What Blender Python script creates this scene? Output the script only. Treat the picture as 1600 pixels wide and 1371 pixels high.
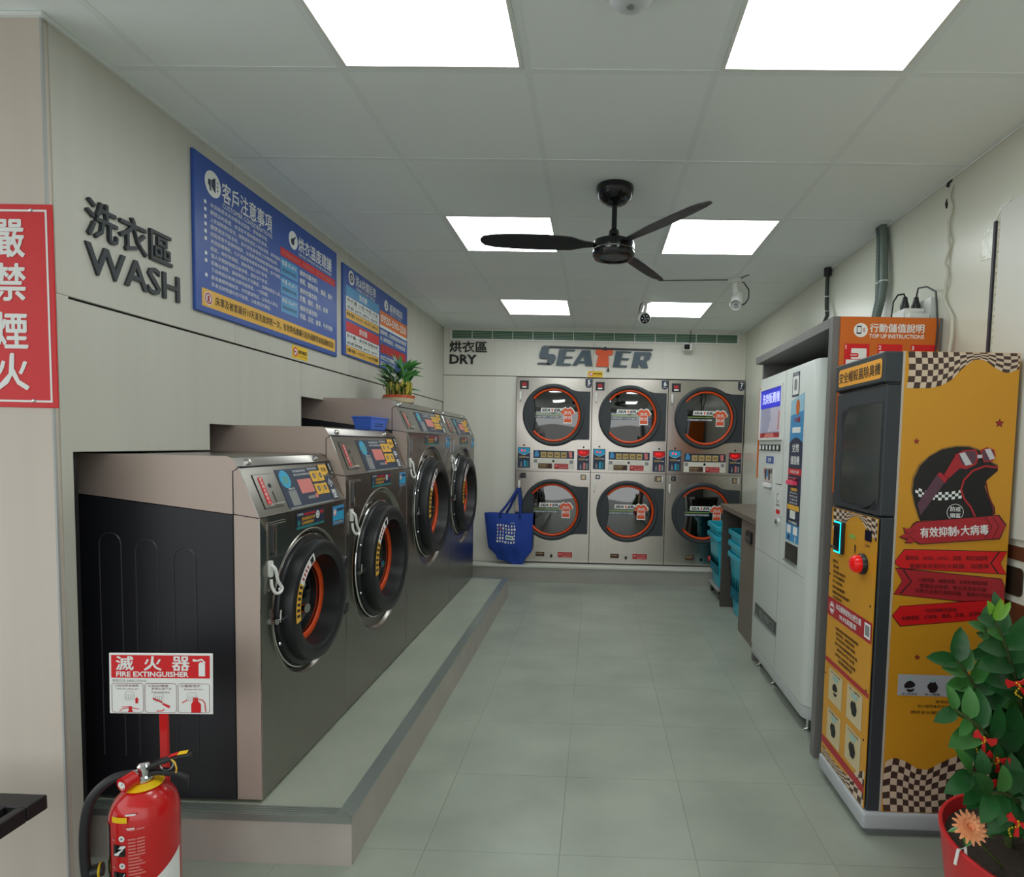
import bpy, bmesh, math, random
from mathutils import Vector, Matrix

random.seed(7)
for _o in list(bpy.data.objects):
    bpy.data.objects.remove(_o)
SC = bpy.context.scene
COL = SC.collection
PI = math.pi

# ---------------------------------------------------------------- camera, world, lights, exposure
cam = bpy.data.cameras.new('camera')
cam.sensor_fit = 'HORIZONTAL'
cam.sensor_width = 36.0
cam.lens = 924.985 / 1600 * 36.0
cam.shift_x = (800 - 911.042) / 1600
cam.shift_y = (750.807 - 685.5) / 1600
cam.clip_start = 0.02
co = bpy.data.objects.new('camera', cam)
COL.objects.link(co)
co.matrix_world = (Matrix.Translation((0, 0, 1.4385)) @ Matrix.Rotation(0.0210, 4, 'Z')
                   @ Matrix.Rotation(PI / 2 - 0.0607, 4, 'X') @ Matrix.Rotation(0.0218, 4, 'Z'))
SC.camera = co

wd = bpy.data.worlds.new('World')
SC.world = wd
wd.use_nodes = True
_bg = wd.node_tree.nodes['Background']
_bg.inputs[0].default_value = (0.95, 0.98, 0.98, 1)      # plain overcast sky over the street
_bg.inputs[1].default_value = 2.3

SC.cycles.max_bounces = 16
SC.cycles.diffuse_bounces = 12
SC.cycles.glossy_bounces = 8
SC.cycles.transparent_max_bounces = 12
SC.view_settings.view_transform = 'Standard'
SC.view_settings.look = 'None'
SC.view_settings.gamma = 1.0
SC.view_settings.use_curve_mapping = False
SC.view_settings.exposure = -0.58
LED = 12.5                                                 # emission of the ceiling light panels

# ---------------------------------------------------------------- materials
def lin(c):
    out = []
    for v in c:
        v = v / 255.0
        out.append(v / 12.92 if v <= 0.04045 else ((v + 0.055) / 1.055) ** 2.4)
    return (out[0], out[1], out[2], 1.0)

MATS = {}
def mat(name, col, rough=0.55, metal=0.0, var=0.0, scale=(6, 6, 6), bump=0.0, emit=0.0, spec=None, coat=0.0, objvar=0.0, detail=4):
    if name in MATS:
        return MATS[name]
    m = bpy.data.materials.new(name)
    m.use_nodes = True
    nt = m.node_tree
    b = nt.nodes['Principled BSDF']
    c = lin(col)
    b.inputs['Base Color'].default_value = c
    b.inputs['Roughness'].default_value = rough
    b.inputs['Metallic'].default_value = metal
    if spec is not None:
        b.inputs['Specular IOR Level'].default_value = spec
    if coat:
        b.inputs['Coat Weight'].default_value = coat
        b.inputs['Coat Roughness'].default_value = 0.05
    if emit:
        b.inputs['Emission Color'].default_value = c
        b.inputs['Emission Strength'].default_value = emit
    if var or bump or objvar:
        tc = nt.nodes.new('ShaderNodeTexCoord')
        mp = nt.nodes.new('ShaderNodeMapping')
        mp.inputs['Scale'].default_value = scale
        nz = nt.nodes.new('ShaderNodeTexNoise')
        nz.inputs['Scale'].default_value = 1.0
        nz.inputs['Detail'].default_value = detail
        nt.links.new(tc.outputs['Object'], mp.inputs['Vector'])
        nt.links.new(mp.outputs['Vector'], nz.inputs['Vector'])
        if var or objvar:
            mr = nt.nodes.new('ShaderNodeMapRange')
            mr.inputs['From Min'].default_value = 0.25
            mr.inputs['From Max'].default_value = 0.75
            mr.inputs['To Min'].default_value = 1 - var
            mr.inputs['To Max'].default_value = 1 + var
            nt.links.new(nz.outputs['Fac'], mr.inputs['Value'])
            src = mr.outputs['Result']
            if objvar:
                oi = nt.nodes.new('ShaderNodeObjectInfo')
                m2 = nt.nodes.new('ShaderNodeMapRange')
                m2.inputs['To Min'].default_value = 1 - objvar
                m2.inputs['To Max'].default_value = 1 + objvar
                nt.links.new(oi.outputs['Random'], m2.inputs['Value'])
                mm = nt.nodes.new('ShaderNodeMath')
                mm.operation = 'MULTIPLY'
                nt.links.new(src, mm.inputs[0])
                nt.links.new(m2.outputs['Result'], mm.inputs[1])
                src = mm.outputs[0]
            vm = nt.nodes.new('ShaderNodeVectorMath')
            vm.operation = 'SCALE'
            vm.inputs[0].default_value = c[:3]
            nt.links.new(src, vm.inputs['Scale'])
            nt.links.new(vm.outputs['Vector'], b.inputs['Base Color'])
        if bump:
            bp = nt.nodes.new('ShaderNodeBump')
            bp.inputs['Strength'].default_value = bump
            bp.inputs['Distance'].default_value = 0.01
            nt.links.new(nz.outputs['Fac'], bp.inputs['Height'])
            nt.links.new(bp.outputs['Normal'], b.inputs['Normal'])
    MATS[name] = m
    return m

def glass_mat(name, tint, fac=0.06):
    m = bpy.data.materials.new(name)
    m.use_nodes = True
    nt = m.node_tree
    nt.nodes.remove(nt.nodes['Principled BSDF'])
    out = nt.nodes['Material Output']
    tr = nt.nodes.new('ShaderNodeBsdfTransparent')
    tr.inputs[0].default_value = lin(tint)
    gl = nt.nodes.new('ShaderNodeBsdfGlossy')
    gl.inputs['Roughness'].default_value = 0.03
    fr = nt.nodes.new('ShaderNodeFresnel')
    fr.inputs[0].default_value = 1.5
    ad = nt.nodes.new('ShaderNodeMath')
    ad.operation = 'ADD'
    ad.inputs[1].default_value = fac
    mx = nt.nodes.new('ShaderNodeMixShader')
    nt.links.new(fr.outputs[0], ad.inputs[0])
    nt.links.new(ad.outputs[0], mx.inputs[0])
    nt.links.new(tr.outputs[0], mx.inputs[1])
    nt.links.new(gl.outputs[0], mx.inputs[2])
    nt.links.new(mx.outputs[0], out.inputs['Surface'])
    MATS[name] = m
    return m

WALL = mat('wall_laminate', (202, 200, 190), 0.5, var=0.035, scale=(1.5, 14, 0.7))
WALLV = mat('wall_laminate_back', (226, 224, 214), 0.5, var=0.03, scale=(14, 2, 0.7))
WALLR = mat('wall_paint_gloss', (214, 216, 202), 0.3, var=0.02, scale=(2, 2, 2), bump=0.12)
COLUMN = mat('column_laminate', (208, 197, 186), 0.5, var=0.05, scale=(12, 3, 0.6))
CEIL = mat('ceiling_tile', (242, 248, 248), 0.8, var=0.012, scale=(3, 3, 3))
RAIL = mat('ceiling_rail', (236, 242, 242), 0.75)
FLOOR = mat('floor_vinyl', (152, 159, 147), 0.34, var=0.15, scale=(2.6, 3.4, 2.6), objvar=0.04)
FLOORB = mat('floor_joint', (134, 141, 130), 0.6)
PLINTH = mat('plinth_vinyl', (178, 171, 164), 0.45, var=0.10, scale=(4, 4, 4))
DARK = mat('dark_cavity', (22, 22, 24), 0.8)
BLACK = mat('black_plastic', (30, 31, 34), 0.38)
BLACKM = mat('black_matte', (33, 33, 38), 0.55)
BLACKG = mat('black_gloss', (20, 21, 24), 0.15)
CHAR = mat('charcoal', (52, 57, 62), 0.5)
STEEL = mat('brushed_steel', (172, 166, 160), 0.27, 1.0, var=0.03, scale=(2, 60, 2), bump=0.02)
STEELD = mat('brushed_steel_front', (150, 146, 140), 0.24, 1.0, var=0.03, scale=(60, 60, 1.5), bump=0.015)
STEELY = mat('satin_steel_dryer', (196, 190, 182), 0.2, 1.0, var=0.03, scale=(40, 40, 1), bump=0.01)
CHROME = mat('chrome', (215, 215, 215), 0.08, 1.0)
ALU = mat('aluminium_trim', (170, 180, 176), 0.35, 0.8)
ORANGE = mat('orange_ring', (232, 82, 28), 0.4)
WHITE = mat('white_plastic', (232, 234, 230), 0.4)
WPAINT = mat('white_machine_paint', (216, 222, 218), 0.32)
GPAINT = mat('grey_frame_laminate', (118, 116, 114), 0.5)
LGREY = mat('light_grey_metal', (176, 180, 184), 0.4)
OBOARD = mat('orange_board', (214, 108, 26), 0.4)
YBOARD = mat('yellow_print', (212, 150, 36), 0.35)
RED = mat('red_print', (218, 20, 28), 0.45)
REDP = mat('red_paint', (206, 26, 28), 0.25, coat=0.4)
CRIM = mat('crimson_print', (176, 36, 46), 0.45)
MAROON = mat('maroon_print', (110, 28, 34), 0.45)
BLUE = mat('blue_board', (46, 84, 168), 0.4)
LBLUE = mat('light_blue_print', (70, 152, 206), 0.4)
CYAN = mat('cyan_print', (40, 168, 214), 0.4)
TEAL = mat('teal_print', (40, 130, 128), 0.4)
NAVY = mat('navy_print', (40, 52, 78), 0.4)
PW = mat('white_print', (240, 242, 240), 0.5)
PB = mat('black_print', (26, 24, 24), 0.5)
PG = mat('grey_print', (140, 142, 142), 0.5)
PY = mat('amber_print', (236, 182, 66), 0.45)
PYD = mat('sticker_yellow', (248, 204, 20), 0.45)
PGREEN = mat('green_print', (140, 180, 80), 0.5)
PPINK = mat('salmon_display', (222, 128, 122), 0.35)
PPURP = mat('plum_print', (96, 62, 76), 0.5)
PCREAM = mat('cream_print', (224, 200, 170), 0.5)
PBRN = mat('brown_print', (72, 42, 34), 0.5)
PTAN = mat('tan_print', (196, 170, 110), 0.5)
SHIRT = mat('shirt_orange', (232, 92, 48), 0.45)
SLATE = mat('slate_lettering', (66, 84, 98), 0.45)
LET = mat('dark_lettering', (48, 54, 58), 0.5)

# ---------------------------------------------------------------- mesh helpers
ORG = {}
class F:
    """a flat frame: origin, right, up; n points out of the surface"""
    def __init__(s, o, u, v):
        s.o, s.u, s.v = Vector(o), Vector(u).normalized(), Vector(v).normalized()
        s.n = s.u.cross(s.v)
    def p(s, a, b, h=0.0):
        return s.o + s.u * a + s.v * b + s.n * h

GLY = {}
def glyphs(t, off=0.0, ex=0.0, shear=0.0):
    k = (t, off, ex, shear)
    if k not in GLY:
        c = bpy.data.curves.new('t', 'FONT')
        c.body = t
        c.size = 1
        c.offset = off
        c.extrude = ex
        c.shear = shear
        c.resolution_u = 2
        o = bpy.data.objects.new('t', c)
        m = bpy.data.meshes.new_from_object(o)
        vs = [v.co.copy() for v in m.vertices]
        fs = [tuple(p.vertices) for p in m.polygons]
        bpy.data.objects.remove(o)
        bpy.data.curves.remove(c)
        bpy.data.meshes.remove(m)
        xs = [v.x for v in vs] or [0, 1]
        ys = [v.y for v in vs] or [0, 1]
        GLY[k] = (vs, fs, min(xs), max(xs), min(ys), max(ys))
    return GLY[k]

class MB:
    def __init__(s, m=None):
        s.v, s.f, s.fm, s.mats, s.cur = [], [], [], [], 0
        if m: s.m(m)
    def m(s, m):
        if m not in s.mats: s.mats.append(m)
        s.cur = s.mats.index(m)
        return s
    def face(s, pts):
        b = len(s.v)
        s.v += [Vector(p) for p in pts]
        s.f.append(tuple(range(b, b + len(pts))))
        s.fm.append(s.cur)
    def mesh(s, vs, fs):
        b = len(s.v)
        s.v += [Vector(p) for p in vs]
        for f in fs:
            s.f.append(tuple(i + b for i in f))
            s.fm.append(s.cur)
    def box(s, lo, hi):
        x0, y0, z0 = lo; x1, y1, z1 = hi
        vs = [(x0,y0,z0),(x1,y0,z0),(x1,y1,z0),(x0,y1,z0),(x0,y0,z1),(x1,y0,z1),(x1,y1,z1),(x0,y1,z1)]
        s.mesh(vs, [(0,3,2,1),(4,5,6,7),(0,1,5,4),(1,2,6,5),(2,3,7,6),(3,0,4,7)])
        return s
    def fbox(s, f, a0, b0, a1, b1, h0, h1):
        vs = [f.p(a0,b0,h0),f.p(a1,b0,h0),f.p(a1,b1,h0),f.p(a0,b1,h0),f.p(a0,b0,h1),f.p(a1,b0,h1),f.p(a1,b1,h1),f.p(a0,b1,h1)]
        s.mesh(vs, [(0,3,2,1),(4,5,6,7),(0,1,5,4),(1,2,6,5),(2,3,7,6),(3,0,4,7)])
        return s
    def prism(s, f, pts, h0, h1):
        n = len(pts)
        vs = [f.p(a, b, h0) for a, b in pts] + [f.p(a, b, h1) for a, b in pts]
        fs = [tuple(range(n - 1, -1, -1)), tuple(range(n, 2 * n))]
        fs += [(i, (i + 1) % n, n + (i + 1) % n, n + i) for i in range(n)]
        s.mesh(vs, fs)
        return s
    def poly(s, f, pts, h=0.0005):
        s.face([f.p(a, b, h) for a, b in pts])
        return s
    def rect(s, f, a0, b0, a1, b1, h=0.0005):
        return s.poly(f, [(a0,b0),(a1,b0),(a1,b1),(a0,b1)], h)
    def rrect(s, f, a0, b0, a1, b1, r, h=0.0005, h0=None):
        pts = []
        for cx, cy, t0 in ((a1-r,b0+r,-90),(a1-r,b1-r,0),(a0+r,b1-r,90),(a0+r,b0+r,180)):
            for k in range(5):
                t = math.radians(t0 + k * 22.5)
                pts.append((cx + r*math.cos(t), cy + r*math.sin(t)))
        if h0 is None: return s.poly(f, pts, h)
        return s.prism(f, pts, h0, h)
    def disc(s, f, a, b, r, h=0.0005, n=24, rb=None):
        rb = rb or r
        return s.poly(f, [(a + r*math.cos(i*2*PI/n), b + rb*math.sin(i*2*PI/n)) for i in range(n)], h)
    def ring(s, f, a, b, r0, r1, h=0.0005, n=32, t0=0.0, t1=360.0):
        for i in range(n):
            ta, tb = math.radians(t0 + (t1-t0)*i/n), math.radians(t0 + (t1-t0)*(i+1)/n)
            s.face([f.p(a+r0*math.cos(ta), b+r0*math.sin(ta), h), f.p(a+r1*math.cos(ta), b+r1*math.sin(ta), h),
                    f.p(a+r1*math.cos(tb), b+r1*math.sin(tb), h), f.p(a+r0*math.cos(tb), b+r0*math.sin(tb), h)])
        return s
    def line(s, f, pts, w, h=0.0005):
        L, R = [], []
        for i, (a, b) in enumerate(pts):
            p0 = pts[max(i-1, 0)]; p1 = pts[min(i+1, len(pts)-1)]
            d = Vector((p1[0]-p0[0], p1[1]-p0[1]))
            if d.length < 1e-9: d = Vector((1, 0))
            d.normalize()
            L.append((a - d.y*w/2, b + d.x*w/2)); R.append((a + d.y*w/2, b - d.x*w/2))
        for i in range(len(pts) - 1):
            s.poly(f, [L[i], L[i+1], R[i+1], R[i]], h)
        return s
    def star(s, f, a, b, r, h=0.0005, k=0.42, rot=0.0):
        pts = []
        for i in range(10):
            rr = r if i % 2 == 0 else r*k
            t = PI/2 + rot + i*PI/5
            pts.append((a + rr*math.cos(t), b + rr*math.sin(t)))
        return s.poly(f, pts, h)
    def text(s, f, t, a0, b0, w=None, h=None, off=0.0, ex=0.0, shear=0.0, lift=0.001, rot=0.0, fit=False):
        vs, fs, x0, x1, y0, y1 = glyphs(t, off, ex if not ex else 0.5, shear)
        if off and any(ord(ch) > 0x2e80 for ch in t):
            # heavier strokes: the same outline laid down three times, a hair apart
            vs, fs, x0, x1, y0, y1 = glyphs(t, 0.0, ex if not ex else 0.5, shear)
            e = off * 0.8
            if not ex:
                shifts = [(-e, -e*0.5, 0.0), (e, e*0.5, 0.00015), (0.0, -e*0.7, 0.0003), (0.0, e*0.7, 0.00045)]
            else:
                shifts = [(-e, 0.0, 0.0), (e, 0.0, 0.0006), (0.0, -e*0.7, 0.0012), (0.0, e*0.7, 0.0018)]
        else:
            shifts = [(0.0, 0.0, 0.0)]
        sx = w / (x1 - x0) if w else None
        sy = h / (y1 - y0) if h else None
        if sx is None: sx = sy
        if sy is None: sy = sx
        c, q = math.cos(rot), math.sin(rot)
        for du, dv, dh in shifts:
            pts = []
            for p in vs:
                X, Y = (p.x - x0 + du)*sx, (p.y - y0 + dv)*sy
                hh = lift + ((ex + dh) if p.z > 0 else (dh if not ex else 0.0))
                pts.append(f.p(a0 + X*c - Y*q, b0 + X*q + Y*c, hh))
            s.mesh(pts, fs)
        return s
    def lathe(s, prof, c, axis=(0,0,1), n=32, up=None, t0=0.0, t1=360.0):
        ax = Vector(axis).normalized()
        e = Vector(up) if up else (Vector((1,0,0)) if abs(ax.x) < 0.9 else Vector((0,1,0)))
        u = (e - ax*e.dot(ax)).normalized(); w = ax.cross(u)
        c = Vector(c)
        full = abs(t1 - t0) >= 359.9
        m = n if full else n + 1
        vs = []
        for r, h in prof:
            for i in range(m):
                t = math.radians(t0 + (t1-t0)*i/n)
                vs.append(c + ax*h + (u*math.cos(t) + w*math.sin(t))*r)
        fs = []
        for j in range(len(prof) - 1):
            for i in range(n):
                k = (i+1) % m
                fs.append((j*m+i, j*m+k, (j+1)*m+k, (j+1)*m+i))
        if full:
            if prof[0][0] > 1e-5: fs.append(tuple(range(m-1, -1, -1))) if s.capa else None
            if prof[-1][0] > 1e-5: fs.append(tuple((len(prof)-1)*m + i for i in range(m))) if s.capb else None
        s.mesh(vs, fs)
        return s
    capa = True
    capb = True
    def cyl(s, p0, p1, r, n=16, r2=None):
        p0, p1 = Vector(p0), Vector(p1)
        d = p1 - p0
        return s.lathe([(r, 0), (r if r2 is None else r2, d.length)], p0, d, n)
    def torus(s, c, axis, R, r, n=40, k=8, t0=0.0, t1=360.0, up=None, flat=1.0):
        prof = [(R + r*math.cos(2*PI*i/k), flat*r*math.sin(2*PI*i/k)) for i in range(k+1)]
        a, b = s.capa, s.capb
        s.capa = s.capb = False
        s.lathe(prof, c, axis, n, up, t0, t1)
        s.capa, s.capb = a, b
        return s
    def tube(s, pts, r, n=8, flat=None, closed=False):
        pts = [Vector(p) for p in pts]
        N = len(pts)
        rs = r if isinstance(r, (list, tuple)) else [r]*N
        prev = None
        rings = []
        for i, p in enumerate(pts):
            d = (pts[min(i+1, N-1)] - pts[max(i-1, 0)])
            if d.length < 1e-9: d = Vector((0,0,1))
            d.normalize()
            if prev is None:
                e = Vector((0,0,1)) if abs(d.z) < 0.9 else Vector((1,0,0))
                u = (e - d*e.dot(d)).normalized()
            else:
                u = (prev - d*prev.dot(d)).normalized()
            prev = u
            w = d.cross(u)
            fl = flat if flat else 1.0
            rings.append([p + (u*math.cos(2*PI*k/n) + w*math.sin(2*PI*k/n)*fl)*rs[i] for k in range(n)])
        vs = [q for ring in rings for q in ring]
        fs = []
        for i in range(N-1):
            for k in range(n):
                k2 = (k+1) % n
                fs.append((i*n+k, i*n+k2, (i+1)*n+k2, (i+1)*n+k))
        fs.append(tuple(range(n-1, -1, -1)))
        fs.append(tuple((N-1)*n + k for k in range(n)))
        s.mesh(vs, fs)
        return s
    def holed(s, f, a0, b0, a1, b1, ca, cb, R, h=0.0, n=48):
        """rectangle with a round hole"""
        angs = sorted(set([2*PI*i/n for i in range(n)] + [math.atan2(y-cb, x-ca) % (2*PI) for x in (a0, a1) for y in (b0, b1)]))
        def edge(t):
            c, q = math.cos(t), math.sin(t)
            k = []
            if c > 1e-9: k.append((a1-ca)/c)
            if c < -1e-9: k.append((a0-ca)/c)
            if q > 1e-9: k.append((b1-cb)/q)
            if q < -1e-9: k.append((b0-cb)/q)
            k = min(k)
            return (ca + c*k, cb + q*k)
        for i, t in enumerate(angs):
            t2 = angs[(i+1) % len(angs)]
            s.poly(f, [(ca+R*math.cos(t), cb+R*math.sin(t)), edge(t), edge(t2), (ca+R*math.cos(t2), cb+R*math.sin(t2))], h)
        return s
    def build(s, name, parent=None, loc=None, smooth=35, bevel=0.0, segs=2, merge=True):
        off = ORG.get(parent, Vector((0,0,0))) if parent else Vector(loc or (0,0,0))
        me = bpy.data.meshes.new(name)
        me.from_pydata([v - off for v in s.v], [], s.f)
        for m in s.mats: me.materials.append(m)
        me.polygons.foreach_set('material_index', s.fm)
        bm = bmesh.new()
        bm.from_mesh(me)
        if merge:
            bmesh.ops.remove_doubles(bm, verts=bm.verts, dist=1e-5)
            bmesh.ops.recalc_face_normals(bm, faces=bm.faces)
        if bevel:
            ed = [e for e in bm.edges if len(e.link_faces) == 2 and e.calc_face_angle(0) > math.radians(40)]
            bmesh.ops.bevel(bm, geom=ed, offset=bevel, segments=segs, profile=0.5, affect='EDGES', clamp_overlap=True)
        bm.to_mesh(me)
        bm.free()
        if smooth:
            me.polygons.foreach_set('use_smooth', [True]*len(me.polygons))
            me.set_sharp_from_angle(angle=math.radians(smooth))
        o = bpy.data.objects.new(name, me)
        COL.objects.link(o)
        if parent:
            o.parent = parent
            ORG[o] = off
        else:
            o.location = off
            ORG[o] = off
        return o

def thing(name, label, cat, loc, group=None):
    o = bpy.data.objects.new(name, None)
    o.empty_display_size = 0.1
    COL.objects.link(o)
    o.location = loc
    ORG[o] = Vector(loc)
    o['label'] = label
    o['category'] = cat
    if group: o['group'] = group
    return o

def tag(o, label, cat, group=None):
    o['label'] = label
    o['category'] = cat
    if group: o['group'] = group
    return o

def struct(o, label=None, cat=None):
    o['kind'] = 'structure'
    if label: o['label'] = label
    if cat: o['category'] = cat
    return o

def dup(root, delta, label=None):
    """copy a thing with its parts and sub-parts, moved by delta"""
    def cp(o, par):
        c = o.copy()
        COL.objects.link(c)
        if par: c.parent = par
        for ch in o.children:
            cp(ch, c)
        return c
    kids = cp(root, None)
    kids.location = root.location + Vector(delta)
    ORG[kids] = ORG[root] + Vector(delta)
    if label: kids['label'] = label
    return kids

X, Y, Z = Vector((1,0,0)), Vector((0,1,0)), Vector((0,0,1))
# ================================================================= the room
XL, XR, YB, YF = -1.6217, 1.53, 6.233, -1.2
H, HP = 2.638, 0.174
WX = -1.126                                  # washer front plane
# ---- floor with square vinyl tiles
fl = struct(MB(FLOORB).box((-3.4, YF, -0.12), (2.4, 6.3, -0.004)).build('floor'), 'greenish grey vinyl tile floor')
tile_me = None
for i in range(-5, 4):
    for j in range(-6, 10):
        x0, y0 = -0.095 + 0.477*i, 1.99 + 0.488*j
        x1, y1 = x0 + 0.4760, y0 + 0.4870
        if y0 < YF: continue
        x1 = min(x1, XR); y1 = min(y1, 6.06)
        if y1 - y0 < 0.02 or x1 - x0 < 0.02: continue
        if x1 < -0.8 and y0 > 1.7: continue
        if x1 < -1.6 and y1 > 1.7: continue
        MB(FLOOR).box((x0, y0, -0.004), (x1, y1, 0)).build('floor_tile', fl, smooth=0)
# ---- raised plinths
pl = struct(MB(PLINTH).box((-2.3, 1.897, 0), (-0.792, 5.45, HP-0.004)).build('platform'), 'low vinyl covered platform under the washers', 'platform')
MB(mat('plinth_top', (158, 164, 150), 0.4, var=0.10, scale=(4, 4, 4))).box((-2.3, 1.94, HP-0.004), (-0.845, 5.40, HP)).build('platform_top', pl, smooth=0)
m = MB(ALU)
fT = F((0,0,0), X, Y)
m.prism(fT, [(-0.79,1.895),(-0.845,1.94),(-0.845,5.40),(-0.79,5.452)], HP-0.003, HP+0.002)
m.prism(fT, [(-0.79,5.452),(-0.845,5.40),(-2.2,5.40),(-2.2,5.452)], HP-0.003, HP+0.002)
m.build('edge_trim_or_glint', pl, smooth=0)['label'] = 'pale aluminium corner strip'
m = MB(mat('tread_trim', (150, 156, 150), 0.4, 0.6))
m.prism(fT, [(-0.79,1.895),(-2.2,1.895),(-2.2,1.94),(-0.845,1.94)], HP-0.003, HP+0.002)
for k in range(4):
    m.box((-2.2, 1.900 + k*0.010, HP+0.002), (-0.85, 1.904 + k*0.010, HP+0.004))
m.box((-2.2, 1.890, HP-0.022), (-0.792, 1.896, HP+0.001))
m.build('tread_strip', pl, smooth=0)
bp = struct(MB(mat('plinth_back', (158, 156, 148), 0.4, var=0.08, scale=(4,4,4))).box((-1.62, 6.06, 0), (XR, 6.9, HP-0.003)).build('back_platform'), 'low platform under the dryers', 'platform')
MB(mat('plinth_nosing', (205, 206, 196), 0.35)).box((-1.62, 6.05, HP-0.022), (XR, 6.2, HP+0.001)).build('edge_trim_or_glint', bp, smooth=0, bevel=0.003)

# ---- left wall with its stepped washer opening
wl = struct(MB(mat('wall_core', (60, 60, 58), 0.8)).box((XL-0.05, 1.80, 1.872), (XL-0.012, 6.3, H)).build('wall_left'), 'pale laminate panel wall over the washers')
fL = F((XL, 0, 0), Y, Z)
ZJ = 1.852
def panel(par, f, m, pts, th=0.012, name='wall_panel'):
    return MB(m).prism(f, pts, -th, 0).build(name, par, smooth=0, bevel=0.0012, segs=1)
def rp(a0, b0, a1, b1, g=0.0012):
    return [(a0+g, b0+g), (a1-g, b0+g), (a1-g, b1-g), (a0+g, b1-g)]
panel(wl, fL, WALL, rp(1.762, ZJ+0.003, 2.64, H))
panel(wl, fL, WALL, rp(2.64, ZJ+0.003, 3.86, H))
panel(wl, fL, WALL, rp(3.86, ZJ+0.003, 5.08, H))
panel(wl, fL, WALL, rp(5.08, ZJ+0.003, YB, H))
fL2 = F((XL-0.004, 0, 0), Y, Z)
panel(wl, fL2, WALL, [(1.803,1.38),(2.462,1.38),(2.462,1.49),(3.234,1.49),(3.234,ZJ-0.003),(1.803,ZJ-0.003)])
panel(wl, fL2, WALL, [(3.236,1.49),(3.236,ZJ-0.003),(4.45,ZJ-0.003),(4.45,1.668),(3.238,1.668)])
panel(wl, fL2, WALL, [(4.452,1.668),(4.452,ZJ-0.003),(YB,ZJ-0.003),(YB,0.0),(5.462,0.0),(5.462,1.668)])
MB(mat('groove_dark', (30, 30, 28), 0.9)).box((XL-0.0155, 1.80, ZJ-0.02), (XL-0.012, YB, ZJ+0.02)).build('joint_groove', wl, smooth=0)
MB(WALL).box((XL-0.02, 1.762, 0), (XL, 1.802, ZJ+0.003)).build('jamb_panel', wl, smooth=0)
# dark recess behind the washers
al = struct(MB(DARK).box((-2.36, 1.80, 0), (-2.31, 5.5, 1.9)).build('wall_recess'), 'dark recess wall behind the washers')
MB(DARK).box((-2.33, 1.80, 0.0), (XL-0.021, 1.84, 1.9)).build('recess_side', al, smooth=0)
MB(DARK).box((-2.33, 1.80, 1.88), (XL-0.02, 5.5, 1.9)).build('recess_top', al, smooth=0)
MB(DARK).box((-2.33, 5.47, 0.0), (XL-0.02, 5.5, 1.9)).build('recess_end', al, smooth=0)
# column front, facing the street
wf = struct(MB(COLUMN).box((-3.4, 1.742, 0), (XL-0.004, 1.80, H)).build('wall_front', smooth=0), 'beige laminate column front facing the street')
MB(mat('corner_trim', (176, 178, 176), 0.4)).box((XL-0.005, 1.7400, 0), (XL+0.001, 1.747, H)).build('corner_bead', wf, smooth=0)
# ---- back wall
wb = struct(MB(mat('wall_core', (60, 60, 58), 0.8)).box((XL-0.05, YB+0.012, 2.13), (XR+0.05, YB+0.08, H)).build('wall_back'), 'pale laminate back wall above the dryers')
fB = F((0, YB, 0), X, Z)
panel(wb, fB, WALLV, rp(XL, 2.136, -0.05, H))
panel(wb, fB, WALLV, rp(-0.05, 2.136, XR, H))
panel(wb, fB, WALLV, rp(XL, 0.17, -0.845, 2.132))
MB(DARK).box((XL, YB+0.0135, 2.10), (XR, YB+0.02, 2.16)).build('joint_groove', wb, smooth=0)
MB(mat('wall_core', (60, 60, 58), 0.8)).box((XL-0.05, YB+0.012, 0), (-0.863, YB+0.06, 2.129)).build('wall_core', wb, smooth=0)
MB(mat('wall_core', (60, 60, 58), 0.8)).box((XL-0.05, 5.51, 0), (XL-0.0165, 6.3, 1.871)).build('wall_core', wl, smooth=0)
MB(DARK).box((-0.86, 6.9, 0), (XR, 6.95, 2.2)).build('recess_back', wb, smooth=0)
MB(DARK).box((-0.862, YB+0.012, 0), (-0.845, 6.9, 2.2)).build('recess_side', wb, smooth=0)
# ---- right wall
wr = struct(MB(WALLR).box((XR, YF, 0), (XR+0.08, 6.95, H)).build('wall_right', smooth=0), 'cream painted right wall')
fR = F((XR, 0, 0), -Y, Z)                    # a = -y
MB(mat('wall_board', (212, 214, 206), 0.4)).box((XR-0.012, 1.0, 1.13), (XR, 2.345, 2.375)).build('wall_board', wr, smooth=0, bevel=0.002)
m = MB(mat('foam_bead', (216, 214, 194), 0.8))
for k in range(46):
    z = 2.33 - k*0.027
    m.lathe([(0,-0.012),(0.007,-0.009),(0.009,0),(0.007,0.009),(0,0.012)], (XR-0.003, 2.353 + 0.002*math.sin(k*2.1), z), (0,0,1), 8)
m.build('foam_bead', wr)
MB(mat('cable_slot', (40, 38, 52), 0.5)).box((XR-0.008, 2.376, 1.1), (XR, 2.389, 2.335)).build('cable_channel', wr, smooth=0)
m = MB(mat('sealant_tape', (222, 226, 214), 0.25, bump=0.3, scale=(30,30,30)))
m.prism(fR, [(-2.46,2.325),(-2.395,2.345),(-2.36,2.385),(-2.30,2.40),(-2.30,2.385),(-2.352,2.372),(-2.392,2.335),(-2.395,2.20),(-2.47,2.21)], 0, 0.003)
m.build('sealant_patch', wr, smooth=0)
m = MB(mat('hole_dark', (40, 44, 40), 0.9))
m.prism(fR, [(-2.735,2.52),(-2.742,2.545),(-2.735,2.555),(-2.729,2.562),(-2.728,2.548),(-2.722,2.535),(-2.726,2.518)], -0.001, 0.002)
m.prism(fR, [(-2.74,2.615),(-2.725,2.637),(-2.695,2.637),(-2.70,2.622),(-2.715,2.62),(-2.72,2.605)], -0.001, 0.004)
m.build('wall_hole', wr, smooth=0)
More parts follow.
